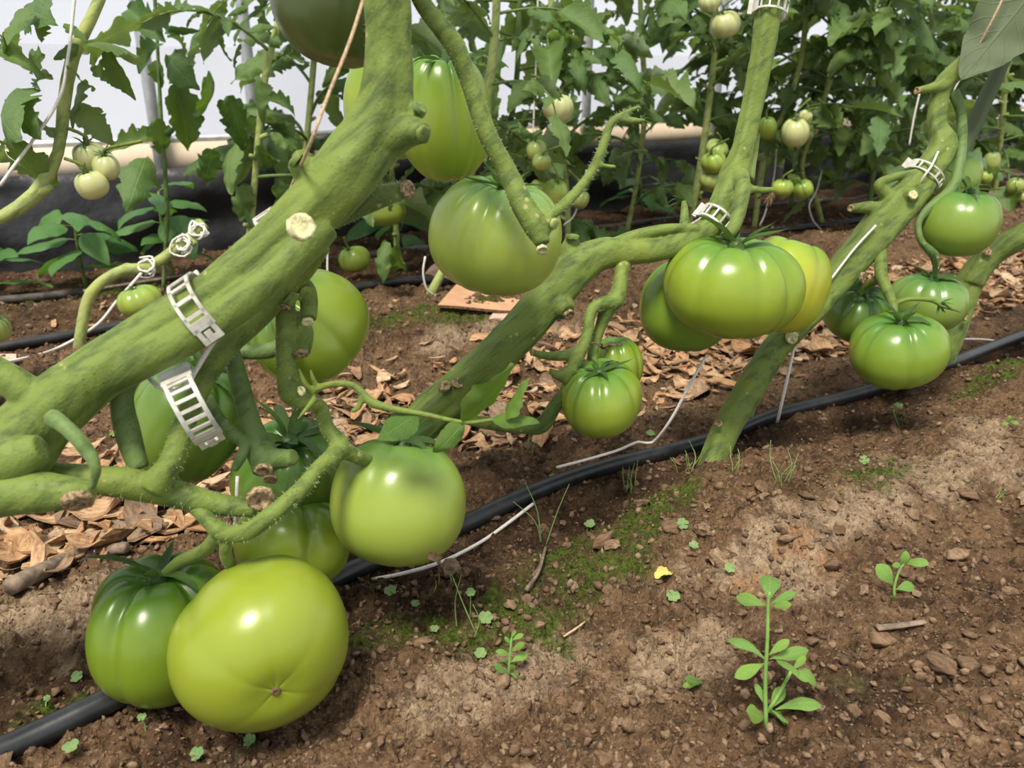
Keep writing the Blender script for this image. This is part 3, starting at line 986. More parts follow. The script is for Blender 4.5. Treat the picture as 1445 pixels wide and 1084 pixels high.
# ------------------------------------------------------------------ near plants
def PX(lst):
    "pixel polyline (px, py, depth, radius px) -> world points and radii"
    return [at(a, b, c) for a, b, c, _ in lst], [pxm(r, c) for _, _, c, r in lst]


def stem_part(name, lines, mat, parent, vox=.0016, seg=16, ridge=None, it=6, base=None):
    mb = MB()
    if base is not None: base(mb)
    for i, l in enumerate(lines):
        P, R = PX(l)
        mb.tube(P, R, seg, None, ridge if i == 0 else None)
    o = part(name, mb, mat, parent)
    return remesh(o, vox, it)


def cut_face(px, py, d, r, dirpx, parent, mat='cut', tilt=0.0, hollow=True, lab=None):
    "round, slightly sunken cut end facing dirpx = (dx, dy, towards camera)"
    c = at(px, py, d); R = pxm(r, d)
    n = (Vector((1, 0, 0)) * dirpx[0] + Vector((0, SP, CP)) * -dirpx[1] + Vector((0, -CP, SP)) * dirpx[2]).normalized()
    a = n.orthogonal().normalized(); b = n.cross(a)
    mb = MB(); V = []; k = 16; rr = np.random.default_rng(int(px * 7 + py))
    for rad, hgt in ((1.0, -.35), (1.05, .12), (.78, .22), (.5, -.05 if hollow else .25), (.2, -.15 if hollow else .28)):
        for i in range(k):
            t = 2 * math.pi * i / k
            q = rad * (1 + rr.normal() * .05)
            V.append(c + a * math.cos(t) * R * q + b * math.sin(t) * R * q + n * R * (hgt + rr.normal() * .04))
    Fc = [(j * k + i, j * k + (i + 1) % k, (j + 1) * k + (i + 1) % k, (j + 1) * k + i) for j in range(4) for i in range(k)] + [tuple(4 * k + i for i in range(k))]
    mb.add(V, Fc)
    o = part('cut_end', mb, M[mat], parent)
    o['label'] = lab or 'dry brown pruning cut'
    return o


def hairs(lines, n, L, parent, seed=1):
    r = np.random.default_rng(seed); mb = MB(); V = []; Fc = []
    for l in lines:
        P, R = spline(*PX(l))
        for _ in range(n):
            i = r.integers(1, len(P) - 1)
            t = (P[i + 1] - P[i - 1]).normalized()
            a = Vector(r.normal(size=3)); a = (a - t * a.dot(t)).normalized()
            s = P[i] + a * R[i] * .96 + t * r.uniform(-1, 1) * .002
            e = s + (a + t * r.normal() * .25) * L * r.uniform(.5, 1.3)
            w = t.cross(a).normalized() * .00009
            k = len(V)
            V += [s - w, s + w, e, s + t * .00009, s - t * .00009]
            Fc += [(k, k + 1, k + 2), (k + 3, k + 4, k + 2)]
    mb.add(V, Fc)
    o = part('stem_hair', mb, M['hair'], parent)
    o['kind'] = 'stuff'; o['label'] = 'fine pale hairs on the stem'
    return o


# ---- leaflets
LEAFLETS = []; PEPPER = []; SPOON = []; HEART = []


def leaf_mesh(name, mat, seed, wmax, lobes, tooth, curl, droop, fold, pet=.06, nt=30, ns=8, shape=.8, ruf=.03, roll=0.0, tip=1.0):
    "blade along +X, unit length, face up +Z; lobed and toothed edge, curled, drooping"
    r = np.random.default_rng(seed)
    V = []; UV = []
    x = z = 0.0; ang = .15
    ph = r.uniform(0, 6, 4)
    for i in range(nt + 1):
        t = i / nt
        w = wmax * math.sin(math.pi * min(1, t ** shape)) ** (.75) * (1 - .25 * t * tip)
        if lobes:
            saw = (t * lobes + .2) % 1.0
            w *= 1 - tooth * (saw ** 1.6) * (1 - .3 * t)
            fine = (t * lobes * 3) % 1.0
            w *= 1 - tooth * .25 * fine
        w = max(w, .004 if t > pet else .012)
        dx, dz = math.cos(ang), math.sin(ang)
        nx_, nz_ = -dz, dx
        for j in range(ns + 1):
            s = -1 + 2 * j / ns
            q = fold * abs(s) * w + curl * (s * w) ** 2 / max(wmax, .01) + ruf * math.sin(t * 11 + ph[0] + s * 2) * abs(s) + ruf * .6 * math.sin(t * 23 + ph[1]) * s
            yy = s * w
            if roll:
                a = s * roll * w / wmax
                rad = wmax / max(roll, .01)
                yy = math.sin(a) * rad; q += (1 - math.cos(a)) * rad
            lead = -.18 * abs(s) * w * (1 if lobes else .2)
            V.append((x + nx_ * q + dx * lead, yy, z + nz_ * q + dz * lead)); UV.append((j / ns, t))
        ang -= droop / nt * (0.5 + t)
        x += dx / nt; z += dz / nt
    Fc = [(i * (ns + 1) + j, (i + 1) * (ns + 1) + j, (i + 1) * (ns + 1) + j + 1, i * (ns + 1) + j + 1) for i in range(nt) for j in range(ns)]
    mb = MB(); mb.add(V, Fc); me = mb.mesh(name); me.materials.append(mat)
    me.flip_normals() if False else None
    uvl = me.uv_layers.new(name='UVMap')
    arr = np.array([UV[lp.vertex_index] for lp in me.loops], np.float32).ravel()
    uvl.data.foreach_set('uv', arr)
    return me


for k in range(12):
    r_ = np.random.default_rng(k + 900)
    LEAFLETS.append(leaf_mesh('leaflet', M['leaf'], k, r_.uniform(.24, .36), r_.integers(3, 6), r_.uniform(.28, .5), r_.uniform(-.9, -.2) if k % 3 else r_.uniform(.4, 1.3), r_.uniform(.3, 1.7), r_.uniform(-.15, .35), ruf=r_.uniform(.02, .05)))
for k in range(4):
    PEPPER.append(leaf_mesh('leaf', M['leaf_pepper'], 60 + k, .23 + .03 * k, 0, 0, -.4, .5 + .25 * k, .12, nt=16, ns=6, shape=.75, ruf=.012))
for k in range(4):
    SPOON.append(leaf_mesh('leaf', M['weed'], 70 + k, .17 + .02 * k, 0, 0, -.3, .3 + .35 * k, .15, nt=16, ns=6, shape=1.6, ruf=.006, pet=.2, tip=0))
YOUNG = [leaf_mesh('leaflet', M['leaf_young'], 80 + k, .30, 4, .12, -.5, [.5, .3, 1.7, .8][k], .12, ruf=.02) for k in range(4)]

RACHIS = []


def rachis_protos():
    for k in range(7):
        r = np.random.default_rng(k + 300)
        dr = r.uniform(.5, 1.7); P = []; x = z = y = 0; a = r.uniform(.2, .7); yaw = 0
        n = 12
        for i in range(n + 1):
            P.append(Vector((x, y, z)))
            a -= dr / n * (1.2 if i > 3 else .6); yaw += r.normal() * .06
            x += math.cos(a) * math.cos(yaw) / n; y += math.sin(yaw) / n; z += math.sin(a) / n
        mb = MB(); mb.tube(P, [.016 - .010 * i / n for i in range(n + 1)], 6, .12)
        me = mb.mesh('leaf'); me.materials.append(M['stem_dark'])
        items = []
        for (t, sc_) in ((.32, .22), (.44, .42), (.58, .20), (.68, .46), (.84, .30)):
            for sgn in (-1, 1):
                if r.random() < .12: continue
                tt = min(.98, t + sgn * .02 + r.normal() * .015)
                f = tt * n; i = int(f); p = P[i].lerp(P[min(n, i + 1)], f - i)
                tg = (P[min(n, i + 1)] - P[max(0, i - 1)]).normalized()
                az = math.atan2(tg.y, tg.x) + sgn * r.uniform(.7, 1.25)
                items.append((p, az, r.uniform(.1, .95), r.normal() * .45 - sgn * .2, sc_ * r.uniform(.85, 1.3)))
        tg = (P[n] - P[n - 1]).normalized()
        items.append((P[n], math.atan2(tg.y, tg.x), -math.asin(max(-1, min(1, tg.z))) * .9, r.normal() * .3, r.uniform(.45, .6)))
        RACHIS.append((me, items))


rachis_protos()
leafrng = np.random.default_rng(77)


def compound_leaf(parent, pos, az, pitch, L, k=None, meshes=LEAFLETS, minsc=0.0, roll=None):
    "one tomato leaf: its stalk is the part, each leaflet a sub-part; pos is in world space"
    r = leafrng
    me, items = RACHIS[k if k is not None else r.integers(len(RACHIS))]
    o = bpy.data.objects.new('leaf', me)
    roll = r.normal() * .25 if roll is None else roll
    o.matrix_basis = Matrix.Translation(Vector(pos) - wpos(parent)) @ Matrix.Rotation(az, 4, 'Z') @ Matrix.Rotation(-pitch, 4, 'Y') @ Matrix.Rotation(roll, 4, 'X') @ Matrix.Diagonal((L, L, L, 1))
    link(o, parent)
    for p, a, pt, rl, sc_ in items:
        if sc_ < minsc: continue
        c = bpy.data.objects.new('leaflet', meshes[r.integers(len(meshes))])
        c.matrix_basis = Matrix.Translation(p) @ Matrix.Rotation(a, 4, 'Z') @ Matrix.Rotation(pt, 4, 'Y') @ Matrix.Rotation(rl, 4, 'X') @ Matrix.Diagonal((sc_, sc_, sc_, 1))
        link(c, o)
    return o


def leaf_at(name, me, parent, p0, p1, width=1.0, roll=0.0, up=None):
    "single blade from world point p0 to p1"
    p0, p1 = Vector(p0), Vector(p1)
    X = (p1 - p0); L = X.length; X.normalize()
    U = Vector(up or (0, -.5, 1)); Y = U.cross(X)
    if Y.length < 1e-4: Y = Vector((0, 1, 0))
    Y.normalize(); Z = X.cross(Y)
    Mx = Matrix((X, Y, Z)).transposed().to_4x4()
    o = bpy.data.objects.new(name, me)
    # the blade curls, so stretch it a little to reach p1
    o.matrix_basis = Matrix.Translation(p0 - wpos(parent)) @ Mx @ Matrix.Rotation(roll, 4, 'X') @ Matrix.Diagonal((L, L * width, L, 1))
    return link(o, parent)


def rid(n, amp, seed):
    r = np.random.default_rng(seed); ph = r.uniform(0, 6, 3)

    def f(a, L):
        return 1 + amp * math.cos(n * a + ph[0] + L * 3) + amp * .6 * math.cos((n + 1) * a + ph[1] - L * 5) + .02 * math.sin(L * 140 + ph[2] + a) + .015 * math.sin(L * 330 + 3 * a)
    return f


# ================= plant A: the thick leaning plant
A_main = [(-170, 760, .44, 52), (-60, 690, .425, 54), (15, 640, .42, 54), (70, 580, .42, 45), (148, 520, .42, 39), (222, 464, .422, 32), (302, 414, .422, 31), (372, 355, .422, 32), (438, 300, .42, 40), (492, 240, .42, 45), (535, 180, .42, 45), (549, 120, .415, 36), (549, 60, .41, 32), (548, 0, .405, 33), (545, -90, .40, 33), (542, -260, .40, 31), (548, -480, .42, 28), (560, -700, .46, 26)]
pA = at(-170, 760, .44)
plantA = thing('tomato_plant', 'tomato plant with a very thick leaning stem and big low tomatoes', 'plant', (pA.x, pA.y, 0), 'tomato plants of the front bed')
A_knob = [[(150, 530, .42, 30), (240, 489, .414, 25), (325, 438, .413, 26), (398, 378, .414, 25), (455, 315, .42, 28)], [(455, 270, .42, 26), (430, 240, .415, 20), (418, 226, .41, 15)], [(430, 232, .42, 16), (422, 215, .42, 12)],
          [(540, 195, .42, 34), (580, 185, .41, 22), (598, 188, .405, 15)], [(560, 165, .42, 22), (585, 158, .415, 14), (592, 155, .41, 11)],
          [(85, 600, .42, 32), (45, 560, .415, 25), (0, 528, .41, 22), (-60, 500, .41, 22)],
          [(-120, 700, .42, 40), (-20, 668, .40, 37), (30, 645, .395, 32), (60, 632, .395, 20)]]
base_ext = lambda mb: mb.tube([Vector((pA.x - .03, pA.y, -.02)), Vector((pA.x - .01, pA.y, .04)), at(-170, 760, .44), at(-100, 710, .43)], [.024, .021, .020, .020], 16)
stA = stem_part('stem', [A_main] + A_knob, M['stem'], plantA, .0011, 30, rid(5, .045, 4), 3, base_ext)
# long groove pair of the fasciated stem
def sub_groove():
    pass
cut_face(425, 320, .385, 19, (.35, -.2, 1), plantA, 'cut_pale', 0, True, 'pale callused pruning scar')
cut_face(598, 190, .402, 13, (.9, .4, .45), plantA, 'stem', 0, False, 'short green pruning stub')
cut_face(592, 152, .408, 11, (.8, -.7, .5), plantA, 'stem_dark', 0, True, 'small scooped pruning stub')
cut_face(416, 224, .408, 13, (-.8, -.6, .4), plantA, 'stem', 0, False, 'short green pruning stub')
brA = stem_part('branch', [[(-160, 740, .40, 36), (-40, 705, .395, 34), (50, 695, .395, 30), (100, 696, .395, 24), (132, 694, .395, 14)]], M['stem'], plantA, .0014, 18)
cut_face(110, 708, .385, 21, (.45, 1.0, .55), plantA, 'cut', 0, True, 'torn brown branch end')
trA1_l = [[(40, 668, .43, 18), (120, 676, .435, 21), (190, 684, .44, 23), (250, 698, .45, 20), (310, 712, .455, 16), (362, 718, .455, 13)],
          [(215, 688, .44, 22), (240, 655, .44, 17), (255, 615, .445, 16), (272, 570, .45, 15), (310, 500, .455, 17), (360, 450, .46, 18), (420, 390, .46, 16), (455, 345, .45, 14)]]
trA1 = stem_part('truss_stalk', trA1_l, M['stem'], plantA, .0012, 14)
stem_part('petiole', [[(186, 520, .44, 17), (172, 560, .44, 16), (180, 610, .445, 18), (196, 662, .445, 15)]], M['stem_dark'], plantA, .0012, 12)
pt2_l = [[(322, 478, .47, 12), (338, 540, .475, 14), (355, 600, .48, 15), (370, 640, .48, 22), (372, 668, .475, 16)], [(370, 645, .48, 16), (395, 648, .475, 15), (415, 645, .47, 12)]]
stem_part('petiole', pt2_l, M['stem_dark'], plantA, .0012, 12)
cut_face(372, 664, .46, 12, (.1, .9, .8), plantA); cut_face(381, 676, .465, 10, (.2, .9, .8), plantA)
stem_part('petiole', [[(292, 560, .475, 8), (310, 590, .475, 8), (335, 618, .475, 10), (348, 625, .475, 9), (340, 645, .47, 8), (330, 664, .47, 6)], [(345, 620, .475, 6), (372, 628, .475, 4)]], M['stem_dark'], plantA, .001, 10)
stem_part('petiole', [[(320, 490, .5, 11), (350, 497, .5, 11), (390, 492, .5, 12), (420, 470, .53, 10)]], M['stem_dark'], plantA, .0012, 12)
cut_face(368, 705, .44, 19, (.2, .5, .9), plantA)
# dried leaf stalk over the base
lp = [(72, 588, .385, 13), (95, 605, .38, 11), (120, 632, .38, 11), (135, 660, .38, 8), (130, 690, .385, 5)]
stem_part('petiole', [lp], M['stem_dark'], plantA, .001, 12)
# upright pruned side stem and its truss
sd_l = [[(412, 392, .47, 10), (404, 420, .47, 14), (402, 470, .47, 13), (404, 520, .47, 14), (412, 555, .47, 18), (440, 570, .47, 12), (452, 575, .475, 11), (462, 605, .475, 11), (480, 632, .475, 15), (450, 660, .46, 11), (425, 690, .45, 12), (385, 725, .44, 13), (345, 752, .44, 13), (310, 752, .445, 12)],
        [(480, 632, .475, 13), (505, 645, .485, 11), (530, 652, .50, 8)],
        [(310, 752, .445, 12), (285, 725, .45, 11), (270, 712, .455, 11)],
        [(315, 745, .445, 12), (290, 775, .46, 10), (255, 792, .475, 9), (232, 812, .485, 8)],
        [(330, 750, .445, 10), (318, 780, .45, 9), (335, 815, .47, 8)],
        [(408, 400, .47, 10), (430, 405, .465, 13), (436, 425, .46, 13), (435, 450, .455, 12)],
        [(420, 440, .475, 8), (428, 470, .475, 15), (424, 498, .475, 14)],
        [(418, 415, .455, 7), (404, 432, .45, 7)]]
sd_o = stem_part('truss_stalk', sd_l, M['stem'], plantA, .0010, 14)
cut_face(434, 455, .45, 8, (.2, 1, .6), plantA, 'cut_pale'); cut_face(403, 435, .445, 6, (-.4, .9, .6), plantA); cut_face(398, 402, .455, 8, (-.6, .1, .9), plantA); cut_face(425, 500, .468, 10, (.2, 1, .4), plantA)
cut_face(425, 552, .45, 7, (-.6, .2, .8), plantA, 'cut_pale')
hairs([A_main[3:]] + trA1_l + sd_l[:1], 700, .0021, plantA, 3)
# leafy shoot from the pruned side stem
sh_l = [[(436, 552, .455, 6), (470, 542, .45, 5), (500, 545, .45, 5), (525, 568, .45, 7), (560, 578, .45, 5), (600, 585, .45, 4), (655, 596, .45, 3.5), (700, 592, .455, 3)],
        [(512, 555, .45, 5), (506, 575, .45, 4), (496, 580, .45, 3.5)], [(445, 556, .455, 5), (430, 540, .45, 4), (422, 520, .45, 2)], [(450, 552, .455, 4), (442, 535, .45, 3.5), (438, 522, .45, 2)], [(445, 562, .455, 5), (430, 580, .45, 3), (420, 592, .45, 1.5)]]
shoot = stem_part('leaf_shoot', sh_l, M['stem'], plantA, .0007, 10, None, 3)
shoot['label'] = 'thin bright green leaf stalk'
leaf_at('leaf', YOUNG[0], plantA, at(652, 594, .45), at(728, 515, .45), 1.25, .9, (0.3, -1, .4))
leaf_at('leaf', YOUNG[1], plantA, at(712, 592, .452), at(748, 535, .45), 1.2, -.7, (-.6, -1, .3))
leaf_at('leaf', YOUNG[2], plantA, at(652, 597, .45), at(612, 648, .44), .9, .3, (.9, -.4, .5))
leaf_at('leaf', YOUNG[1], plantA, at(588, 585, .45), at(533, 622, .45), 1.3, .3, (.2, -1, .5))
leaf_at('leaf', YOUNG[3], plantA, at(695, 592, .452), at(764, 592, .45), .7, .3, (0, -.4, 1))
# cut side branch behind the thick stem
st_l = [[(430, 325, .46, 16), (480, 302, .455, 17), (530, 280, .45, 17), (572, 268, .45, 13)]]
stem_part('branch', st_l, M['stem_dark'], plantA, .0012, 14); cut_face(576, 267, .445, 12, (.8, 0, .7), plantA)
# long truss stalk hanging over the ribbed tomato
tr_l = [[(575, -40, .46, 12), (600, 10, .46, 13), (640, 62, .465, 15), (660, 110, .47, 13), (688, 190, .475, 14), (715, 240, .48, 14), (738, 290, .48, 17), (757, 320, .48, 19), (766, 345, .478, 11)], [(755, 315, .485, 14), (780, 318, .48, 10)],
        [(772, 308, .485, 8), (800, 285, .49, 8), (830, 250, .50, 7), (848, 215, .50, 7), (862, 175, .50, 6), (885, 158, .50, 4), (905, 150, .50, 3)], [(845, 233, .50, 4), (870, 236, .50, 3)], [(870, 168, .50, 5), (890, 170, .50, 5), (912, 170, .50, 3)]]
trs = stem_part('truss_stalk', tr_l, M['stem'], plantA, .0011, 14)
cut_face(765, 353, .474, 8, (.1, .9, .7), plantA, 'cut_pale'); cut_face(783, 316, .475, 8, (.8, .4, .6), plantA, 'stem_pale', 0, False, 'blunt green stub')
hairs(tr_l[:1] + tr_l[2:3] + st_l, 500, .0020, plantA, 5)

for k, (yy, az, L) in enumerate([(-260, 3.95, .20)]):
    compound_leaf(plantA, at(548, yy, .42), az, .3, L, k)  # unseen leaf above the frame, added to shade the high tomato

# ================= plant B: leaning stem with white clips
pB, dB = ground_px(540, 700)
plantB = thing('tomato_plant', 'tomato plant with a knobbly leaning stem held by white clips', 'plant', (pB.x, pB.y, gz(pB.x, pB.y)), 'tomato plants of the front bed')
B_main = [(535, 715, .74, 27), (565, 640, .73, 28), (600, 592, .72, 29), (655, 545, .71, 30), (720, 483, .70, 29), (775, 420, .70, 30), (815, 378, .70, 28), (850, 358, .70, 23), (900, 356, .70, 17), (960, 345, .705, 16), (1005, 318, .71, 17), (1022, 285, .715, 19), (1036, 250, .72, 20), (1050, 205, .72, 15), (1062, 150, .72, 15), (1074, 90, .715, 16), (1085, 20, .71, 18), (1096, -70, .70, 18), (1110, -250, .70, 17), (1120, -420, .71, 15)]
B_br = [[(815, 382, .70, 24), (805, 355, .70, 16), (808, 335, .695, 9)], [(850, 360, .70, 16), (880, 340, .70, 10), (930, 325, .70, 8), (985, 322, .70, 7)], [(785, 425, .70, 22), (795, 435, .69, 18), (802, 440, .685, 11)], [(655, 555, .71, 20), (630, 548, .70, 11), (628, 543, .70, 9)], [(650, 540, .71, 16), (646, 536, .70, 10)], [(745, 455, .70, 16), (722, 445, .71, 10)],
        [(1040, 240, .72, 14), (1048, 262, .70, 11), (1044, 290, .695, 11), (1036, 320, .69, 9), (1022, 336, .69, 8)], [(1046, 265, .70, 9), (1070, 268, .70, 5), (1092, 268, .70, 4)], [(1050, 255, .72, 14), (1058, 225, .73, 10), (1065, 190, .74, 8)]]
stem_part('stem', [B_main] + B_br, M['stem'], plantB, .0013, 26, rid(5, .06, 9), 3)
for c in ((628, 545, .69, 8, (-.3, -.5, .9), 'cut'), (646, 540, .69, 8, (.4, -.5, .9), 'cut'), (803, 444, .675, 8, (.6, .8, .7), 'cut'), (808, 333, .69, 9, (.1, -1, .4), 'stem')):
    cut_face(*c[:5], plantB, c[5])
B_tr = [[(880, 365, .70, 11), (876, 395, .69, 10), (868, 425, .685, 13), (850, 428, .68, 10), (834, 440, .675, 8), (829, 470, .672, 8), (818, 500, .67, 9), (800, 535, .67, 7), (815, 560, .68, 7)], [(860, 430, .685, 12), (846, 465, .69, 8), (836, 500, .69, 8), (838, 520, .685, 7)], [(820, 495, .67, 8), (795, 502, .67, 8), (770, 502, .67, 6), (750, 497, .67, 5)], [(812, 520, .67, 10), (790, 530, .67, 8), (775, 522, .67, 4)],
        [(640, 588, .72, 7), (690, 598, .70, 9), (740, 603, .69, 10), (765, 600, .685, 12), (785, 570, .68, 10), (805, 545, .675, 9)]]
stem_part('truss_stalk', B_tr, M['stem'], plantB, .0012, 12)
cut_face(750, 497, .665, 5, (-1, 0, .3), plantB)
hairs([B_main[1:]] + B_tr[:1], 500, .0019, plantB, 8)
for k, (yy, az) in enumerate([(-200, .6), (-280, 2.6), (-360, 4.6), (-415, 1.5)]):
    compound_leaf(plantB, at(1108, yy, .70), az, .35, .24, k)  # out-of-view leaves, added to dapple the sunlight below
# withered flower on the small flat tomato
mb = MB(); r_ = np.random.default_rng(3)
for k in range(9):
    c = at(850, 492, .665); e = c + Vector((r_.normal() * .005, r_.normal() * .004, r_.uniform(-.003, .008)))
    mb.tube([c, (c + e) / 2 + Vector((0, 0, .002)), e], [.0009, .0007, .0004], 5, .003)
wf = part('withered_flower', mb, M['dried'], plantB); wf['label'] = 'withered brown flower'
mb = MB()
for k in range(8):
    c = at(1090, 272, .70); e = c + Vector((r_.normal() * .004, r_.normal() * .004, -r_.uniform(.003, .014)))
    mb.tube([c, (c + e) / 2, e], [.0012, .0015, .0006], 5, .004)
wf = part('withered_flower', mb, M['dried'], plantB); wf['label'] = 'withered brown flower'
# empty calyxes on side shoots
for (px, py, d, rr) in ((965, 285, .72, 32), (905, 170, .50, 20)):
    for k in range(7):
        a = -1.2 + k * .55 + .2 * r_.normal()
        s = bpy.data.objects.new('sepal', SEPALS[k % 4])
        p = at(px, py, d) - wpos(plantB if px > 920 else plantA)
        L = pxm(rr, d) * r_.uniform(.8, 1.3)
        s.matrix_basis = Matrix.Translation(p) @ Matrix.Rotation(math.pi * (1 if px > 920 else .05) + r_.normal() * .8, 4, 'Z') @ Matrix.Rotation(-.9 + k * .3, 4, 'Y') @ Matrix.Diagonal((L, L, L, 1))
        link(s, plantB if px > 920 else plantA)
stem_part('petiole', [[(965, 320, .71, 7), (966, 300, .715, 6), (965, 284, .72, 4)]], M['stem'], plantB, .001, 10)

# ================= plant C
pC, dC = ground_px(1003, 668)
plantC = thing('tomato_plant', 'tomato plant rising from the soil mound towards the rolled leaf', 'plant', (pC.x, pC.y, gz(pC.x, pC.y)), 'tomato plants of the front bed')
C_main = [(988, 705, .775, 20), (1005, 660, .775, 19), (1022, 612, .785, 19), (1052, 560, .80, 20), (1095, 492, .82, 19), (1150, 430, .84, 22), (1200, 372, .85, 24), (1245, 318, .855, 27), (1282, 275, .86, 26), (1312, 238, .86, 20), (1330, 205, .86, 19), (1322, 175, .86, 13), (1325, 140, .86, 13), (1335, 115, .855, 14), (1375, 75, .845, 13), (1425, 5, .83, 14), (1470, -70, .82, 14)]
C_br = [[(1255, 300, .855, 16), (1230, 293, .85, 9), (1200, 294, .85, 6)], [(1275, 275, .85, 14), (1290, 275, .835, 9)], [(1262, 282, .855, 12), (1240, 262, .85, 7), (1262, 250, .85, 6), (1300, 243, .85, 6)], [(1335, 120, .855, 12), (1310, 125, .85, 6), (1295, 128, .85, 5)], [(1130, 455, .83, 16), (1118, 478, .81, 10)], [(1050, 580, .80, 16), (1062, 570, .80, 8)]]
stem_part('stem', [C_main] + C_br, M['stem'], plantC, .0014, 26, rid(4, .07, 14), 3)
for c in ((1200, 294, .845, 5, (-1, 0, .5), 'cut'), (1289, 275, .83, 6, (.2, -.1, 1), 'cut_pale'), (1118, 477, .805, 9, (.3, .3, 1), 'cut_pale'), (1014, 598, .765, 5, (-.5, 0, 1), 'cut'), (1294, 128, .848, 5, (-1, 0, .4), 'cut'), (1218, 392, .825, 8, (.8, .2, .7), 'cut')):
    cut_face(*c[:5], plantC, c[5])
C_tr = [[(1345, 128, .855, 8), (1356, 160, .855, 7), (1357, 205, .855, 7), (1350, 250, .85, 8), (1338, 272, .85, 8), (1310, 295, .85, 7), (1296, 315, .85, 5), (1300, 340, .85, 5), (1318, 360, .855, 7), (1320, 375, .86, 5)], [(1345, 262, .85, 8), (1352, 275, .855, 5)]]
stem_part('truss_stalk', C_tr, M['stem_dark'], plantC, .0013, 12)
C_tr2 = [[(1243, 350, .845, 8), (1243, 385, .83, 9), (1250, 405, .82, 8), (1260, 430, .81, 6), (1262, 450, .805, 5)], [(1245, 392, .83, 7), (1225, 402, .85, 6), (1212, 415, .86, 5)], [(1262, 428, .81, 4), (1285, 422, .81, 3.5), (1315, 424, .81, 3.5), (1330, 432, .81, 3), (1356, 440, .81, 2)]]
stem_part('truss_stalk', C_tr2, M['stem'], plantC, .0012, 12)
hairs([C_main], 700, .0018, plantC, 12)
for k in range(6):
    s = bpy.data.objects.new('sepal', SEPALS[k % 4]); L = pxm(26, .81)
    s.matrix_basis = Matrix.Translation(at(1325, 430, .81) - wpos(plantC)) @ Matrix.Rotation(-.6 + k * .3, 4, 'Z') @ Matrix.Rotation(-.6 + .35 * k, 4, 'Y') @ Matrix.Diagonal((L, L, L, 1)); link(s, plantC)
# big drooping and rolled leaves of plant C
M['leaf_old'] = mat_leaf('old_leaf', (0.060, 0.092, 0.034), (0.095, 0.125, 0.062), .55, .12)
BIG = leaf_mesh('leaf', M['leaf_old'], 500, .33, 4, .10, -.3, .5, .15, nt=40, ns=12, ruf=.03)
ROLL = leaf_mesh('leaf', M['leaf_old'], 501, .15, 0, 0, 0, .25, 0, nt=60, ns=16, ruf=.016, roll=2.7, shape=.8)
leaf_at('leaf', BIG, plantC, at(1480, -40, .80), at(1352, 118, .83), 1.0, .5, (-.3, 1, -.3))
leaf_at('leaf', ROLL, plantC, at(1452, 20, .86), at(1362, 225, .87), .85, 0, (.3, 1, .2))

# ================= plant D
pD, dD = ground_px(1318, 535)
plantD = thing('tomato_plant', 'tomato plant stem bending away behind the lowest shiny tomato', 'plant', (pD.x, pD.y, gz(pD.x, pD.y)), 'tomato plants of the front bed')
D_main = [(1306, 570, 1.03, 19), (1322, 525, 1.03, 19), (1345, 465, 1.03, 19), (1368, 400, 1.03, 20), (1400, 358, 1.02, 19), (1450, 330, 1.0, 18), (1540, 280, .98, 18), (1600, 200, .98, 18), (1650, 60, .98, 17)]
stem_part('stem', [D_main, [(1372, 400, 1.02, 15), (1392, 355, 1.01, 8)]], M['stem'], plantD, .002, 18, rid(2, .05, 20), 5)
cut_face(1394, 355, 1.0, 6, (.2, -.3, 1), plantD); cut_face(1362, 448, 1.0, 5, (.6, 0, 1), plantD)
for k in range(6):
    compound_leaf(plantD, at(1560 + k * 18, 240 - 55 * k, .98), k * 2.1, .3, .22)

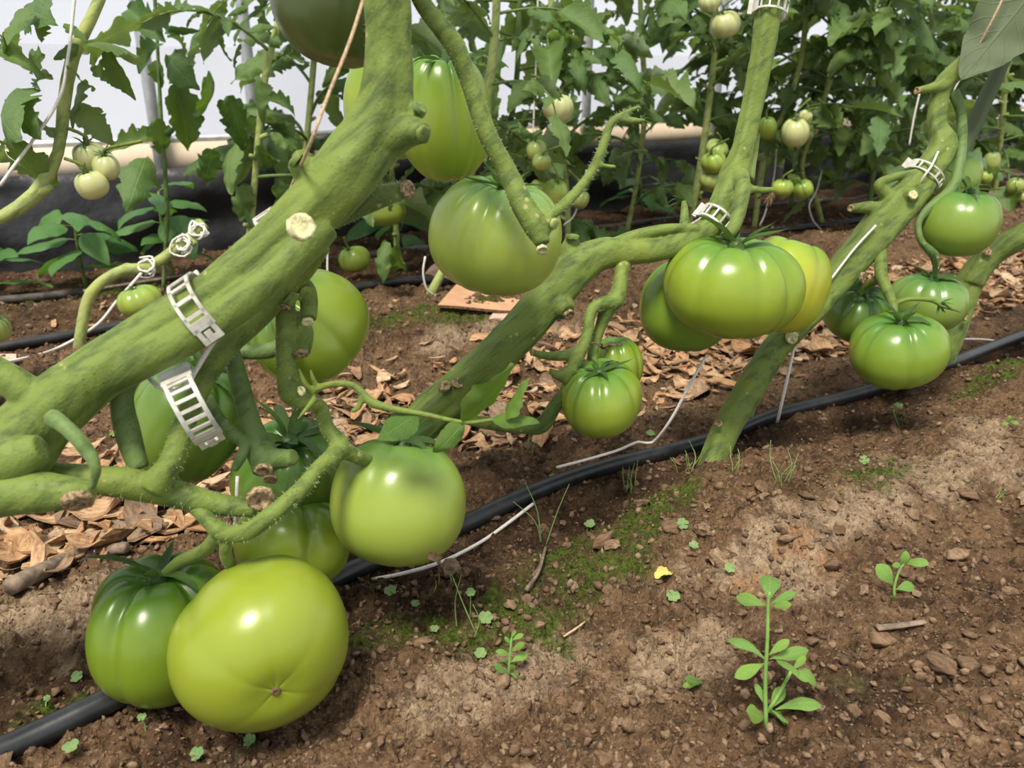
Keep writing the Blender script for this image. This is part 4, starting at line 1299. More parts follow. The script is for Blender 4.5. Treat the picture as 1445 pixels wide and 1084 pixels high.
# ------------------------------------------------------------------ stem clips
def clip(center, axis, ref, R, span, width, rungs, label, tab=True, mid=None, down=None, th=.0011):
    "ladder-like plant clip: two side rails and rungs bent round an arc, a solid latch plate and a tab with a window"
    axis = Vector(axis).normalized()
    if mid is not None:
        md = Vector(mid); md = (md - axis * md.dot(axis)).normalized()
        if axis.cross(md).dot(Vector(down)) < 0: axis = -axis
        ref = Quaternion(axis, -math.radians(span) / 2) @ md
    ref = Vector(ref); ref = (ref - axis * ref.dot(axis)).normalized(); oth = axis.cross(ref)
    t = thing('stem_clip', label, 'clip', center, 'white plastic stem clips')
    c = Vector(center)

    def P(a, r): return c + ref * math.cos(a) * r + oth * math.sin(a) * r

    def arc(mb, a0, a1, off, w, n=14):
        for i in range(n):
            x0, x1 = a0 + (a1 - a0) * i / n, a0 + (a1 - a0) * (i + 1) / n
            m = (x0 + x1) / 2
            rad = ref * math.cos(m) + oth * math.sin(m); tan = -ref * math.sin(m) + oth * math.cos(m)
            mb.box(P(m, R) + axis * off, tan * R * (x1 - x0) * .53, axis * w / 2, rad * th / 2)
    s = math.radians(span)
    mb = MB()
    for off in (-width / 2 + width * .08, width / 2 - width * .08): arc(mb, 0, s, off, width * .15, 20)
    for i in range(rungs):
        a = s * (i + .5) / rungs
        arc(mb, a - .05, a + .05, 0, width, 1)
    part('band', mb, M['clip'], t, False)
    mb = MB(); arc(mb, -math.radians(38), .03, 0, width * 1.08, 6)
    m = -math.radians(38); tan = -ref * math.sin(m) + oth * math.cos(m); rad = ref * math.cos(m) + oth * math.sin(m)
    mb.box(P(m, R * 1.12), tan * .001, axis * width * .55, rad * R * .16)
    part('latch_plate', mb, M['clip'], t, False)
    if tab:
        tan = -ref * math.sin(s) + oth * math.cos(s); rad = ref * math.cos(s) + oth * math.sin(s)
        mb = MB(); L = width * .62; o = P(s, R)
        mb.box(o + tan * L * .15, tan * L * .35, axis * width * .5, rad * th * .7)
        for sg in (-1, 1): mb.box(o + tan * L * .75 + axis * sg * width * .34, tan * L * .5, axis * width * .1, rad * th * .7)
        mb.box(o + tan * L * 1.3, tan * L * .2, axis * width * .44, rad * th * .9)
        mb.box(o + tan * L * 1.05 + rad * .0012, tan * L * .4, axis * width * .14, rad * th * .6)
        part('locking_tab', mb, M['clip'], t, False)
    return t


def cdir(dx, dy, dz):
    "camera-relative direction: right, down, towards the camera"
    return Vector((1, 0, 0)) * dx + Vector((0, SP, CP)) * -dy + Vector((0, -CP, SP)) * dz


axA = at(350, 395, .42) - at(230, 475, .42)
clip(at(286, 438, .418), axA, cdir(-.55, -.85, .25), pxm(51, .42), 105, .0125, 4, 'white plastic clip clasped round the thick leaning stem')
k2m = cdir(.30, .05, .95).normalized()
clip(at(268, 578, .405) - k2m * pxm(48, .42), cdir(.85, -.45, -.27), k2m, pxm(48, .42), 125, .0150, 7, 'dirty white ladder clip hanging below the thick stem', mid=k2m, down=cdir(.3, 1, 0))
clip(at(368, 425, .49), cdir(.5, -.3, .6), cdir(.6, -.8, 0), pxm(34, .49), 130, .012, 5, 'white clip half hidden under the thick leaning stem')
clip(at(395, 335, .455), axA, cdir(-.6, -.8, .1), pxm(40, .45), 60, .012, 4, 'white clip behind the callused pruning scar')
axB = at(1022, 285, .715) - at(990, 325, .71)
clip(at(1008, 312, .712), axB, cdir(-.95, -.1, .5), pxm(24, .71), 150, .0135, 5, 'white clip round the bent stem above the glossy lobed tomato')
axB2 = at(1090, -10, .71) - at(1078, 60, .71)
clip(at(1087, 12, .71), axB2, cdir(-.9, .0, .5), pxm(24, .71), 170, .0125, 6, 'white clip round the stem at the very top')
axC = at(1312, 238, .86) - at(1282, 275, .86)
clip(at(1304, 248, .86), axC, cdir(-.8, -.3, .5), pxm(26, .86), 150, .0105, 5, 'white clip on the stem below the rolled leaf')

# ------------------------------------------------------------------ twine
def twine(pts, r, label, mat='twine', world_pts=False, group='lengths of twine', name='twine'):
    P = pts if world_pts else [at(*p) for p in pts]
    mb = MB(); mb.tube(P, r, 7, .006)
    return tag(part(name, mb, M[mat]), label, 'twine', group)


def soil_line(pts, up=.0015):
    o = []
    for px, py in pts:
        p, d = ground_px(px, py); o.append(Vector((p.x, p.y, gz(p.x, p.y) + up + .0012)))
    return o


twine([(520, -25, .37), (495, 55, .37), (465, 130, .37), (437, 205, .375), (415, 255, .44), (395, 302, .455)], .00085, 'tan twine running up past the thick stem', 'jute')
twine(soil_line([(525, 823), (570, 814), (625, 797), (680, 768), (720, 740), (752, 715)], .002), .0016, 'loose white twine end on the damp soil', world_pts=True)
tw = [at(998, 500, .76), at(975, 540, .76), at(945, 595, .78), at(920, 625, .81)] + soil_line([(900, 640), (870, 655), (830, 666), (785, 677)], .012)
twine(tw, .0014, 'white twine hanging from the dark green tomato to the hose', world_pts=True)
twine([(1123, 480, .83), (1112, 530, .83), (1103, 570, .84), (1097, 596, .86)], .0016, 'short white twine hanging from the leaning stem')
twine([(1236, 318, .83), (1205, 352, .83), (1172, 395, .825)], .0012, 'white twine lying along the leaning stem')
twine([(1428, -30, .80), (1402, 25, .81), (1378, 70, .83)], .0011, 'tan twine beside the big drooping leaf', 'jute')
twine([(1366, 92, .88), (1340, 140, .88), (1322, 190, .885)], .0010, 'thin pale twine in front of the bent stem')
twine([(1324, 214, .84), (1314, 235, .835), (1302, 252, .84), (1285, 285, .87), (1262, 310, .88)], .0011, 'white twine threaded through the clip under the rolled leaf')
twine(soil_line([(1345, 486), (1380, 486), (1408, 488)], .006), .0014, 'white twine lying behind the bent stem near the hose', world_pts=True)
twine([(1068, 50, .74), (1056, 110, .745), (1054, 160, .745), (1052, 230, .75)], .0012, 'white twine close behind the clipped upright stem')
twine([(312, 468, .415), (298, 487, .42), (278, 520, .43), (262, 545, .43), (245, 552, .43), (222, 545, .43), (205, 525, .44)], .0014, 'white plastic strap tying the ladder clip to the stem')
twine([(335, 672, .53), (333, 720, .53), (330, 760, .54)], .0012, 'white twine hanging behind the dark tomato cluster')
twine(soil_line([(-30, 520), (25, 513)], .004) + [at(80, 492, 1.12), at(135, 460, 1.12), at(165, 425, 1.12), at(200, 385, 1.13)], .0022, 'white twine tied to the pruned pale stem', world_pts=True)

# ------------------------------------------------------------------ plants of the back bed
def bgp(px, py, v):
    return wall_px(px, py, v)


def bg_plant(label, line, v, r, nleaf, Lr, mat='stem_pale', vox=None, z_from=0.0, leaf_t=(.1, 1.0), seed=0, base=True, az0=None):
    rr = np.random.default_rng(seed + 1000)
    P = []; 
    for px, py in line:
        p, d = bgp(px, py, v); P.append(p)
    if base:
        z0 = gz(P[0].x, P[0].y)
        P = [Vector((P[0].x - .01, P[0].y, z0 - .01))] + [p for p in P if p.z > z0 + .03]
    t = thing('tomato_plant', label, 'plant', (P[0].x, P[0].y, max(0, P[0].z)), 'tomato plants of the back bed')
    mb = MB(); n = len(P)
    mb.tube(P, [r * (1.05 - .35 * i / n) * (1 + .12 * rr.normal()) for i in range(n)], 10, .02)
    SP_, SR_ = spline(P, [r] * n, .03)
    for k in range(4):      # short pruned stubs
        i = rr.integers(2, max(3, len(SP_) // 2)); a = rr.uniform(0, 6.28)
        e = SP_[i] + Vector((math.cos(a), math.sin(a), .4)) * r * 2.6
        mb.tube([SP_[i], e], [r * .7, r * .5], 8, .01)
    part('stem', mb, M[mat], t)
    for k in range(nleaf):
        f = leaf_t[0] + (leaf_t[1] - leaf_t[0]) * (k + rr.uniform(0, .7)) / nleaf
        i = min(len(SP_) - 1, int(f * (len(SP_) - 1)))
        az = (k * 2.4 + rr.normal() * .5) if az0 is None else az0 + rr.normal() * 1.1
        compound_leaf(t, SP_[i], az, rr.uniform(-.35, .5), rr.uniform(*Lr))
    return t


bgplants = [
    ('tomato plant whose pale bent stem carries the three-tomato whitish cluster', [(-60, 345), (0, 308), (50, 275), (82, 215), (90, 150), (103, 80), (140, 0), (165, -90), (175, -190)], .98, .0085, 0, (.15, .22), 'stem_pale', 1),
    ('tomato plant drooping leaves in front of the steel post by the pepper plants', [(232, 372), (236, 300), (228, 180), (222, 60), (216, -60), (215, -200)], 1.50, .0042, 0, (.16, .25), 'stem_dark', 2),
    ('tomato plant with a yellowing leaf beside the thick leaning stem', [(352, 350), (360, 250), (374, 110), (398, 10), (415, -100), (420, -220)], 1.36, .0075, 5, (.16, .25), 'stem_pale', 3),
    ('leafy tomato plant behind the tan twine', [(440, 360), (430, 250), (440, 120), (450, 0), (455, -130)], 1.55, .007, 9, (.18, .27), 'stem_pale', 4),
    ('tomato plant behind the shadowed high tomato and its branch', [(560, 352), (556, 280), (545, 160), (530, 20), (520, -120)], 1.45, .007, 10, (.17, .25), 'stem_pale', 5),
    ('tomato plant with a white loop of twine beside the cardboard sheet', [(612, 412), (640, 345), (665, 240), (690, 120), (700, 20), (702, -120)], 1.18, .0085, 9, (.14, .21), 'stem_pale', 6),
    ('tomato plant bearing the single whitish tomato', [(808, 330), (800, 270), (785, 180), (775, 90), (778, 0), (785, -120)], 1.42, .0085, 13, (.15, .22), 'stem_pale', 7),
    ('bushy tomato plant over the dark soil left of the clipped stem', [(890, 318), (900, 250), (910, 150), (905, 40), (900, -110)], 1.52, .007, 14, (.15, .24), 'stem_pale', 8),
    ('tomato plant with pale fruit stacked three high beside its stem', [(975, 318), (985, 255), (1000, 150), (1010, 50), (1006, -60), (1005, -180)], 1.38, .0085, 12, (.14, .21), 'stem_pale', 9),
    ('tomato plant with a pale green stem just behind the clipped stem', [(1070, 322), (1075, 240), (1085, 205), (1118, 130), (1135, 50), (1140, -90)], 1.32, .0085, 8, (.15, .22), 'stem_pale', 10),
    ('tomato plant with a white twine loop and bare lower stem', [(1166, 330), (1152, 285), (1132, 235), (1160, 150), (1185, 50), (1190, -100)], 1.28, .0075, 18, (.17, .24), 'stem_pale', 11),
    ('dense leafy tomato plant with curling leaflets over the path', [(1228, 325), (1232, 240), (1240, 130), (1246, 0), (1250, -140)], 1.20, .0075, 20, (.15, .23), 'stem_dark', 12),
    ('leafy tomato plant behind the rolled leaf stem', [(1300, 300), (1306, 210), (1318, 100), (1310, -20), (1305, -150)], 1.42, .008, 19, (.17, .25), 'stem_pale', 13),
    ('tomato plant with two pale tomatoes beside the pinkish cardboard', [(1408, 285), (1412, 200), (1420, 90), (1425, -30), (1428, -150)], 1.22, .0085, 15, (.18, .27), 'stem_pale', 14),
    ('far leafy tomato plant beyond the bent stem', [(1500, 262), (1500, 150), (1495, 30), (1490, -120)], 1.25, .009, 14, (.20, .30), 'stem_pale', 15),
    ('far tomato plant at the end of the bed, small pale leaves', [(1370, 262), (1375, 180), (1372, 60), (1370, -90)], 1.46, .008, 14, (.2, .3), 'stem_pale', 16),
    ('leafy tomato plant against the film wall behind the withered flower', [(1120, 290), (1125, 200), (1080, 80), (1075, -70)], 1.50, .007, 11, (.2, .29), 'stem_dark', 17),
    ('leafy tomato plant against the film wall behind the long truss stalk', [(720, 322), (715, 220), (730, 100), (735, -80)], 1.50, .007, 11, (.2, .28), 'stem_dark', 18),
    ('tomato plant with broad leaves reaching in over the pale bent stem', [(-140, 330), (-110, 240), (-70, 120), (-40, 20), (-20, -120)], 1.15, .008, 0, (.2, .27), 'stem_pale', 19),
]
BG = {}
for lab, line, v, r_, nl, Lr, mt, sd_ in bgplants:
    BG[sd_] = bg_plant(lab, line, v, r_ * .88, int(nl * 1.35) if sd_ >= 6 else nl, Lr, mt, seed=sd_, leaf_t=(.22 if sd_ in (1, 2, 3, 4, 5) else .36 if sd_ in (6, 7, 9, 10, 11) else .12, 1.0))

# leaves that the picture shows one by one: base and tip pixel, width, distance across the beds
single = {
    1: (.98, [(40, 10, 8, 62, 1.0), (52, 22, 50, 64, .9), (35, 12, 74, 30, 1.0), (60, 0, 70, 16, .8), (5, 45, 32, 85, 1.1), (112, 65, 66, 82, .9), (122, 62, 198, 66, .8), (90, 34, 120, 52, .8), (128, 95, 166, 118, 1.5), (150, 70, 192, 142, .7), (96, 92, 134, 128, 1.0),
              (112, 150, 146, 192, 1.0), (120, 112, 100, 186, .9), (18, 195, 76, 292, 1.1), (30, 190, 0, 205, 1.0), (20, 135, 42, 192, 1.3), (10, 140, 0, 190, 1.2), (42, 135, 68, 205, .9), (5, 200, 22, 252, .7), (75, 110, 30, 112, .9), (60, 75, 25, 100, 1.0), (0, 70, 30, 82, .7)]),
    2: (1.48, [(180, 12, 232, 58, 1.2), (195, 15, 185, 45, 1.0), (232, 40, 276, 46, .6), (236, 52, 272, 64, .7), (225, 62, 190, 84, 1.0), (238, 78, 258, 116, 1.3), (222, 85, 228, 125, 1.2), (248, 118, 268, 215, 1.0), (262, 120, 240, 175, 1.0), (220, 168, 238, 232, 1.1), (222, 196, 148, 218, .8), (206, 222, 180, 288, 1.2), (232, 190, 252, 180, 1.0), (215, 180, 190, 200, .9)]),
    3: (1.34, [(290, 108, 304, 178, 1.1), (322, 135, 344, 212, 1.1), (310, 140, 330, 190, 1.1), (362, 105, 362, 180, .9), (350, 45, 396, 28, .7), (306, 42, 318, 92, .6), (340, 62, 320, 98, .7), (350, 10, 320, 22, .8), (398, 60, 366, 62, .9), (300, 210, 290, 262, 1.0), (330, 205, 312, 268, 1.1), (362, 205, 400, 245, 1.1), (350, 260, 330, 320, 1.0), (390, 250, 400, 320, 1.1), (380, 190, 430, 210, 1.1), (372, 140, 425, 150, 1.1), (345, 300, 372, 345, 1.0)]),
    6: (1.2, [(545, 340, 535, 400, .8), (560, 345, 566, 405, .7), (650, 300, 632, 380, 1.0)]),
}
for k_, (v_, ls) in single.items():
    rr_ = np.random.default_rng(k_ + 60)
    for x0, y0, x1, y1, w_ in ls:
        a_ = bgp(x0, y0, v_ + rr_.normal() * .02)[0]; b_ = bgp(x1, y1, v_ + rr_.normal() * .05)[0]
        leaf_at('leaf', LEAFLETS[rr_.integers(12)], BG[k_], a_, b_, w_ * .95, rr_.normal() * .45, (rr_.normal() * .4, -.8, .5))

# pruned pale stem in the left bed
pP = ground_px(113, 496)[0]
pr = thing('tomato_plant', 'pruned leafless pale stem bending over the soil, tied with twine', 'plant', (pP.x, pP.y, gz(pP.x, pP.y)), 'tomato plants of the back bed')
pl_ = [(112, 500, 1.125, 9), (115, 465, 1.12, 8), (128, 415, 1.12, 8), (165, 385, 1.13, 8), (212, 375, 1.14, 8), (250, 350, 1.15, 8), (290, 316, 1.16, 8)]
stem_part('stem', [pl_, [(128, 418, 1.12, 7), (124, 408, 1.12, 5)], [(180, 380, 1.135, 7), (178, 372, 1.13, 5)], [(268, 338, 1.15, 6), (276, 346, 1.15, 5)], [(284, 322, 1.155, 6), (278, 310, 1.155, 5)]], M['stem_pale'], pr, .002, 12)
for q in ((208, 376, 1.135), (258, 345, 1.145), (280, 326, 1.15)):
    mb = MB(); c = at(*q); rr_ = np.random.default_rng(int(q[0]))
    for k in range(5):
        R0 = pxm(rr_.uniform(7, 12), q[2]); a0 = rr_.uniform(0, 6)
        pts = [c + cdir(math.cos(a0 + i * 1.05) * 1.1 * (.8 + .3 * rr_.random()), math.sin(a0 + i * 1.05) * (.8 + .3 * rr_.random()), .5 * math.sin(i + k)) * R0 for i in range(7)]
        mb.tube([p_ + cdir(rr_.normal() * .003, rr_.normal() * .003, rr_.normal() * .002) for p_ in pts], .0015, 6, .006)
    kn = part('twine_knot', mb, M['twine'], pr); kn['label'] = 'knotted white twine'

# ------------------------------------------------------------------ fruit of the back bed
WH = (.50, .50, .22); GP = (.33, .38, .10); GL = (.30, .38, .06)
bgt = [
    (127, 221, .98, 23, 21, 'upper whitish tomato of the three-tomato cluster over the black sheet', WH), (150, 236, .96, 19, 18, 'strongly ribbed whitish tomato of the three-tomato cluster', WH), (129, 261, .95, 22, 20, 'lowest whitish tomato of the cluster, with a cracked base', WH),
    (197, 425, 1.15, 31, 22, 'flat pale green tomato on the ground below the pruned stem', GL), (-2, 465, 1.02, 16, 19, 'pale tomato beside the pinkish cardboard scrap and twine end', GP),
    (500, 366, 1.36, 22, 18, 'pale green tomato low behind the upright side stem', GL), (546, 300, 1.36, 26, 19, 'pale tomato under the cut side branch', GL),
    (788, 153, 1.20, 21, 20, 'single whitish tomato high against the film', WH), (757, 212, 1.22, 15, 14, 'upper lobe of the knobbly pale tomato', GP), (764, 228, 1.20, 13, 12, 'lower lobe of the knobbly pale tomato', GP),
    (783, 272, 1.22, 19, 19, 'pale green tomato beside the branch over the ribbed tomato', GL), (760, 268, 1.38, 13, 15, 'shaded small tomato behind the branch over the ribbed tomato', GP), (818, 281, 1.34, 14, 14, 'small pale tomato beside the hanging twine', GP),
    (1023, 35, 1.34, 21, 18, 'pale ribbed tomato near the top clip', WH), (1002, 3, 1.36, 17, 13, 'half hidden tomato above the pale ribbed tomato', WH),
    (1012, 210, 1.36, 17, 11, 'top tomato of the stack beside the pale stem', GP), (1007, 229, 1.33, 17, 15, 'middle tomato of the stack beside the pale stem', GL), (1003, 254, 1.34, 16, 13, 'bottom tomato of the stack beside the pale stem', GP),
    (1083, 181, 1.34, 13, 17, 'tall pale tomato close behind the clipped stem', GL), (1122, 187, 1.27, 20, 20, 'lumpy whitish tomato by the pale green stem', WH), (1137, 164, 1.27, 9, 8, 'tiny round tomato on top of the lumpy one', WH),
    (1104, 265, 1.28, 15, 12, 'small green tomato next to the withered flower', GL), (1133, 267, 1.27, 14, 13, 'small green tomato against the bare lower stem', GL), (1121, 253, 1.29, 9, 7, 'tiny green tomato between two small ones', GL),
    (1391, 250, 1.2, 9, 8, 'little pale tomato right of the pale striped tomato', GL), (1433, 262, 1.18, 12, 11, 'pale tomato above the pinkish cardboard', GP), (1442, 278, 1.17, 9, 8, 'pale tomato touching the pinkish cardboard', GP),
    (1400, 228, 1.24, 11, 14, 'shaded pale tomato behind the pale striped one', GP),
]
for i, (px, py, v, rx, ry, lab, c) in enumerate(bgt):
    v = v - (.11 if i >= 7 else 0)
    p, d = bgp(px, py, v)
    rr_ = np.random.default_rng(i + 70)
    o = tomato(px, py, d, rx, ry, lab, (rr_.normal() * .25, -.2 + rr_.normal() * .2, 1), rr_.uniform(0, 6), int(rr_.integers(7, 11)), .09, c, .018 if rx > 15 else 0, 700 + i, False, .5, 'pale tomatoes of the back bed', .15, .2, shoulder=.25 if c[0] > .45 else .6)
    if i in (3, 4): continue
    zt = o.data.vertices[0].co.z; mb = MB(); a_ = rr_.uniform(0, 6.28); H_ = pxm(ry, d)
    mb.tube([(0, 0, zt - .002), (.004 * math.cos(a_), .004 * math.sin(a_), zt + .6 * H_), (.02 * math.cos(a_), .02 * math.sin(a_) + .03, zt + 1.4 * H_)], [.0022, .0018, .0018], 7, .008)
    me_ = mb.mesh('stalk'); me_.materials.append(M['stem']); link(bpy.data.objects.new('stalk', me_), o)

# ------------------------------------------------------------------ pepper plants
def pepper(px, py, v, h, label, seed, n=10):
    r = np.random.default_rng(seed)
    p, d = bgp(px, py, v); z0 = gz(p.x, p.y)
    t = thing('pepper_plant', label, 'plant', (p.x, p.y, z0), 'young pepper plants by the black sheet')
    top = Vector((p.x + r.normal() * .01, p.y, z0 + h))
    mb = MB(); b = Vector((p.x, p.y, z0 - .01))
    mb.tube([b, b.lerp(top, .5) + Vector((r.normal() * .006, 0, 0)), top], [.0035, .003, .0022], 8, .02)
    nodes = []
    for k in range(n):
        f = .35 + .65 * (k / (n - 1)) ** .7
        q = b.lerp(top, f); a = k * 2.4 + r.normal() * .3
        e = q + Vector((math.cos(a), math.sin(a), .25)) * r.uniform(.012, .03)
        mb.tube([q, e], [.0014, .0011], 6, .01)
        nodes.append((e, a, f))
    part('stem', mb, M['leaf_pepper'] if False else M['stem'], t)
    for e, a, f in nodes:
        L = r.uniform(.075, .11) * (1.1 - .3 * f)
        tip = e + Vector((math.cos(a), math.sin(a), r.uniform(-.55, .25) - .25 * (1 - f))) * L
        leaf_at('leaf', PEPPER[r.integers(4)], t, e, tip, r.uniform(.9, 1.2), r.normal() * .3, (0, -.15, 1))
    return t


pepper(118, 385, 1.60, .135, 'young pepper plant below the three-tomato cluster', 2, 11)
pepper(245, 370, 1.58, .165, 'taller pepper plant beside the drooping tomato leaves', 5, 12)
pepper(-15, 375, 1.66, .09, 'pepper plant partly hidden by the pale bent stem', 7, 8)
pepper(560, 345, 1.66, .10, 'pepper plant below the pale tomato under the cut branch', 8, 9)
pepper(905, 312, 1.68, .10, 'pepper plant in front of the black sheet beyond the clipped stem', 9, 9)

# ------------------------------------------------------------------ hanging twines at the back
for i, (pts, v, lab) in enumerate([
        ([(822, 282), (828, 240), (812, 300), (795, 318)], 1.33, 'white twine hanging beside the small pale tomato'), ([(1096, 210), (1092, 250), (1080, 300), (1072, 318)], 1.3, 'white twine along the pale green stem'),
        ([(1160, 240), (1152, 270), (1142, 290), (1148, 312), (1163, 328)], 1.26, 'white twine looping round the bare lower stem'), ([(600, 362), (597, 385), (602, 408), (612, 418), (590, 424)], 1.16, 'white twine loop beside the cardboard sheet'),
        ([(760, -40), (756, 100), (750, 235)], 1.38, 'white support twine beside the single whitish tomato'), ([(108, -30), (96, 80), (78, 150), (0, 262)], .96, 'thin pale twine crossing the pale bent stem'), ([(1000, 300), (972, 318), (950, 325), (930, 345)], 1.30, 'white twine arching over the thin branch'),
        ([(1455, 250), (1432, 268), (1405, 285)], 1.17, 'white twine above the pinkish cardboard'), ([(1298, 130), (1290, 165), (1283, 205)], 1.0, 'pale twine hanging left of the bent stem'), ([(462, 350), (462, 400), (463, 440)], 1.2, 'white twine hanging behind the ribbed shoulder tomato')]):
    twine([bgp(a, b, v)[0] for a, b in pts], .0016, lab, world_pts=True)

# ------------------------------------------------------------------ cardboard
def sheet(pts, up, th, mat, label, bow=.004):
    P = []
    for px, py in pts:
        p, d = ground_px(px, py); P.append(Vector((p.x, p.y, gz(p.x, p.y) + up)))
    n = 10; V = []
    for k in (0, 1):
        for i in range(n + 1):
            for j in range(n + 1):
                a, b = i / n, j / n
                q = P[0].lerp(P[1], a).lerp(P[3].lerp(P[2], a), b)
                e = .003 * math.sin(i * 7.3) * (j == 0)
                V.append(q + Vector((0, e, bow * math.sin(math.pi * b) * math.sin(a * 3 + 1) + (th if k else 0))))
    m = (n + 1) ** 2; top = []; side = []
    for i in range(n):
        for j in range(n):
            a = i * (n + 1) + j; b = a + n + 1
            top += [(a + m, b + m, b + 1 + m, a + 1 + m), (a, a + 1, b + 1, b)]
    for i in range(n):
        for a, b in ((i * (n + 1), (i + 1) * (n + 1)), (i * (n + 1) + n, (i + 1) * (n + 1) + n), (i, i + 1), (n * (n + 1) + i, n * (n + 1) + i + 1)):
            side.append((a, b, b + m, a + m))
    t = thing('cardboard_sheet', label, 'cardboard', P[0])
    mb = MB(); mb.add(V, top); part('liner', mb, mat, t, False)
    mb = MB(); mb.add(V, side); part('corrugated_edge', mb, M['card_edge'], t, False)
    return t


sheet([(618, 444), (790, 456), (815, 404), (668, 390)], .010, .004, M['card'], 'orange-brown cardboard sheet lying below the large ribbed tomato')
sheet([(600, 398), (635, 404), (660, 388), (618, 380)], .012, .003, M['card_pink'], 'small pinkish cardboard scrap beside the white twine loop')
sheet([(690, 456), (765, 462), (770, 440), (705, 440)], .003, .003, M['card_pink'], 'torn pinkish cardboard flap under the orange-brown sheet')
sheet([(1385, 296), (1440, 292), (1436, 268), (1398, 272)], .012, .004, M['card_pink'], 'pinkish cardboard piece between the far tomato stems')
sheet([(-20, 522), (22, 520), (25, 508), (-20, 506)], .004, .003, M['card_pink'], 'pinkish cardboard scrap at the end of the white twine')

# ------------------------------------------------------------------ weeds
def weed(label, base, stems, leaves, rpx, seed=0, mat='weed', wid=1.0):
    p0, d0 = ground_px(*base)
    t = thing('weed_seedling', label, 'weed', (p0.x, p0.y, gz(p0.x, p0.y)), 'green weed seedlings on the soil')
    r = np.random.default_rng(seed); mb = MB()
    for s in stems:
        mb.tube([at(x, y, d0 - .002 - .001 * i) for i, (x, y) in enumerate(s)], [pxm(rpx * (1 - .4 * i / len(s)), d0) for i in range(len(s))], 7, .006)
    part('stem', mb, M['weed_stem'], t)
    for (x0, y0, x1, y1) in leaves:
        dz = r.normal() * .010
        leaf_at('leaf', SPOON[r.integers(4)], t, at(x0, y0, d0 - .003), at(x1, y1, d0 - .003 + dz), wid * r.uniform(.95, 1.25), r.normal() * .3, (r.normal() * .3, -.9, 1))
    return t


M['weed_stem'] = simple('weed_stem', (.17, .30, .07), .6, .3, .2, 60, .1)
weed('tall green weed seedling with spoon-shaped leaves on the open soil', (1081, 1022), [[(1081, 1028), (1080, 960), (1083, 900), (1084, 852), (1086, 835)], [(1083, 1005), (1100, 978), (1116, 948)]],
     [(1083, 855, 1040, 842), (1087, 852, 1124, 836), (1085, 850, 1087, 806), (1089, 855, 1116, 853), (1080, 932, 1029, 887), (1079, 936, 1037, 956), (1084, 925, 1114, 902), (1086, 930, 1140, 918), (1090, 930, 1128, 948), (1117, 948, 1162, 958), (1117, 946, 1138, 926), (1118, 950, 1142, 962), (1094, 1002, 1162, 984), (1086, 1002, 1108, 966), (1081, 1000, 1067, 962), (1078, 1014, 1050, 1004), (1083, 1003, 1128, 1030), (1085, 1000, 1112, 1022)], 3.2, 3, wid=.82)
weed('small two-tiered weed seedling near the flat wood splinter', (1262, 842), [[(1262, 845), (1262, 828), (1268, 808), (1276, 794)]], [(1260, 826, 1244, 798), (1263, 832, 1294, 824), (1261, 832, 1263, 848), (1276, 796, 1307, 788), (1274, 797, 1260, 798), (1280, 795, 1303, 798), (1272, 800, 1282, 782)], 2.2, 4)
weed('narrow-leaved weed seedling among moss beside the clover', (718, 955), [[(718, 956), (719, 930), (722, 900)]], [(718, 952, 695, 938), (719, 950, 736, 956), (719, 940, 708, 930), (720, 935, 746, 920), (720, 925, 702, 918), (721, 920, 741, 906), (722, 910, 712, 900), (722, 905, 738, 892), (719, 945, 728, 938), (721, 902, 728, 888)], 2.0, 5, wid=.8)
weed('tiny weed sprout on the bare path soil behind the thick stem', (165, 618), [[(165, 620), (165, 612)]], [(165, 613, 152, 608), (165, 613, 176, 606), (165, 613, 170, 618)], 1.5, 6)
weed('tiny green sprout on the mound by the shiny low tomato', (1425, 598), [[(1425, 600), (1425, 594)]], [(1425, 596, 1414, 600), (1425, 595, 1436, 596), (1425, 595, 1427, 588)], 1.2, 7)
weed('pale drooping sprout fallen on the crumbly soil', (985, 965), [[(990, 964), (978, 962)]], [(990, 964, 964, 958), (990, 964, 962, 966), (990, 965, 966, 971)], 2.0, 8, wid=.7)


def heart_mesh():
    V = [(0, 0, 0)]; n = 14
    for i in range(n + 1):
        a = -1.05 + 2.1 * i / n
        rad = 1.0 * (1 - .28 * math.exp(-(a / .22) ** 2)) * math.cos(a * .75) ** .35
        V.append((rad * math.cos(a), rad * math.sin(a), .18 * abs(math.sin(a))))
    mb = MB(); mb.add(V, [(0, i, i + 1) for i in range(1, n + 1)])
    me = mb.mesh('leaflet'); me.materials.append(M['clover'])
    uvl = me.uv_layers.new(name='UVMap')
    for li, lp in enumerate(me.loops):
        c = me.vertices[lp.vertex_index].co; uvl.data[li].uv = (.5 + c.y * .5, c.x)
    return me


HM = heart_mesh()


def clover(px, py, rpx, h, label, seed):
    r = np.random.default_rng(seed)
    p, d = ground_px(px, py, h); z0 = gz(p.x, p.y)
    t = thing('clover', label, 'clover', (p.x, p.y, z0), 'clover seedlings on the soil')
    top = Vector((p.x, p.y, z0 + h)); b = Vector((p.x + r.normal() * .002, p.y + r.normal() * .002, z0 - .002))
    mb = MB(); mb.tube([b, b.lerp(top, .5) + Vector((r.normal() * .001, 0, 0)), top], .0004, 5, .004); part('stem', mb, M['weed_stem'], t)
    R = pxm(rpx, d) * .85; a0 = r.uniform(0, 6)
    for k in range(3):
        o = bpy.data.objects.new('leaflet', HM)
        o.matrix_basis = Matrix.Translation(top - wpos(t)) @ Matrix.Rotation(.35, 4, 'X') @ Matrix.Rotation(a0 + k * 2.09 + r.normal() * .1, 4, 'Z') @ Matrix.Rotation(r.normal() * .2, 4, 'Y') @ Matrix.Diagonal((R, R, R, 1))
        link(o, t)
    return t


